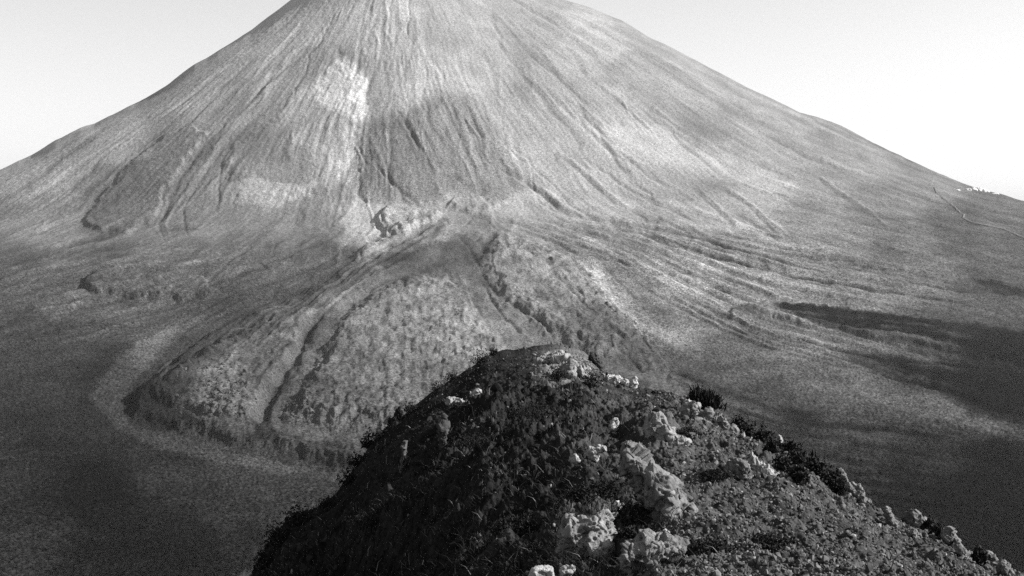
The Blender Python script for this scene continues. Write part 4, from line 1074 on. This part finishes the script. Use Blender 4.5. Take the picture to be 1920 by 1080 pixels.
# ------------------------------------------------------------------ far details
def boulders():
    v, f = ICO[1]
    protos = []
    for k in range(5):
        rg = np.random.default_rng(500 + k)
        q = v * (1 + .35 * rg.normal(size=(len(v), 1)).clip(-1, 1)) * np.array([1, .9, .8])
        protos.append(q)
    spots = []
    rg = np.random.default_rng(77)
    while len(spots) < 150:
        x, y = rg.normal(412, 34), rg.normal(738, 30)
        if (y - 700) > (x - 480) * .6 - 20 and y < 800: spots.append((x, y, 1.0))
    while len(spots) < 200:
        spots.append((rg.normal(552, 22), rg.normal(772, 16), .8))
    src = [None] * 5
    for i, (x, y, s) in enumerate(spots):
        k = i % 5
        g = ground_at(x, y)
        if src[k] is None:
            o = mesh("lava_boulder", protos[k], f, M_BOULDER, smooth_shade=False); src[k] = o
        else:
            o = src[k].copy(); COL.objects.link(o)
        r = s * float(1.0 + 2.4 * rg.random() ** 2.2)
        o.location = g + Vector((0, 0, r * .15)); o.scale = (r, r, r * float(rg.uniform(.8, 1.3)))
        o.rotation_euler = (rg.uniform(0, .6), rg.uniform(0, .6), rg.uniform(0, 6.28))
        if x < 490:
            tag(o, "pale lava boulder in the blocky field on the left lobe of the flow", "boulder", "boulders on the left lobe of the lava flow")
        else:
            tag(o, "lava boulder in the small field right of the flow's dark channel", "boulder", "boulders right of the lava channel")
boulders()

def draped(name, pts, w, mat, lift=.6):
    P = []
    dense = []
    for (x0, y0), (x1, y1) in zip(pts[:-1], pts[1:]):
        for t in np.linspace(0, 1, 7, endpoint=False): dense.append((x0 + (x1 - x0) * t, y0 + (y1 - y0) * t))
    dense.append(pts[-1])
    C = [ground_at(x, y) for x, y in dense]
    V = []
    for i, c in enumerate(C):
        d = (C[min(i + 1, len(C) - 1)] - C[max(i - 1, 0)]); n = Vector((-d.y, d.x, 0)).normalized()
        ww = w * (.8 + .4 * random.random())
        V += [c + n * ww + Vector((0, 0, lift)), c + Vector((0, 0, lift * 1.4)), c - n * ww + Vector((0, 0, lift))]
    Fc = []
    for i in range(len(C) - 1):
        k = i * 3
        Fc += [(k, k + 1, k + 4, k + 3), (k + 1, k + 2, k + 5, k + 4)]
    o = mesh(name, np.array([tuple(q) for q in V]), np.array(Fc, np.int32), mat)
    return tag(o, kind="structure")
o = draped("path", [(1752, 352), (1756, 362), (1775, 377), (1790, 389), (1798, 398), (1808, 404), (1806, 410), (1822, 418), (1850, 424), (1880, 430), (1900, 438), (1925, 450)], 1.8, M_PATH, 2.5)
tag(o, "pale winding footpath climbing the right shoulder towards the white rocks", "path")

def white_rocks():
    V, Fc = [], []; off = 0
    v, f = ICO[3]
    rg = np.random.default_rng(9)
    g0 = ground_at(1830, 360)
    for i, (x, y, w, h) in enumerate([(1795, 356, 9, 3), (1816, 355, 10, 5), (1826, 354, 12, 6), (1836, 354, 10, 8), (1844, 356, 10, 7), (1850, 358, 9, 4), (1866, 363, 14, 2.5)]):
        g = ground_at(x, y + h * .4); m = g.y / F
        p = v * (1 + .25 * n3(v * 2 + i * 3, 90 + i))[:, None] * np.array([w * .6 * m, w * .5 * m, h * .8 * m])
        V.append(p + np.array(g - g0)); Fc.append(f + off); off += len(p)
    o = mesh("white_outcrop", np.concatenate(V), np.concatenate(Fc), M_WHITE)
    o.location = g0
    tag(o, "bright white outcrop on the right shoulder just below the skyline, above the path", "outcrop")
white_rocks()

# ------------------------------------------------------------------ air
def haze():
    x0, x1, y0, y1, z0, z1 = -12000, 12000, -600, 12500, -232, 1150
    v = [(x, y, z) for x in (x0, x1) for y in (y0, y1) for z in (z0, z1)]
    f = [(0, 1, 3, 2), (4, 6, 7, 5), (0, 4, 5, 1), (2, 3, 7, 6), (0, 2, 6, 4), (1, 5, 7, 3)]
    m = bpy.data.materials.new("haze_air"); m.use_nodes = True
    t = m.node_tree; t.nodes.clear()
    out = t.nodes.new("ShaderNodeOutputMaterial"); pv = t.nodes.new("ShaderNodeVolumePrincipled")
    pv.inputs["Color"].default_value = (.96, .96, .96, 1); pv.inputs["Density"].default_value = HAZE
    pv.inputs["Anisotropy"].default_value = 0.2
    t.links.new(pv.outputs[0], out.inputs["Volume"])
    o = mesh("haze", np.array(v), np.array(f, np.int32), m, smooth_shade=False)
    tag(o, kind="stuff")
haze()
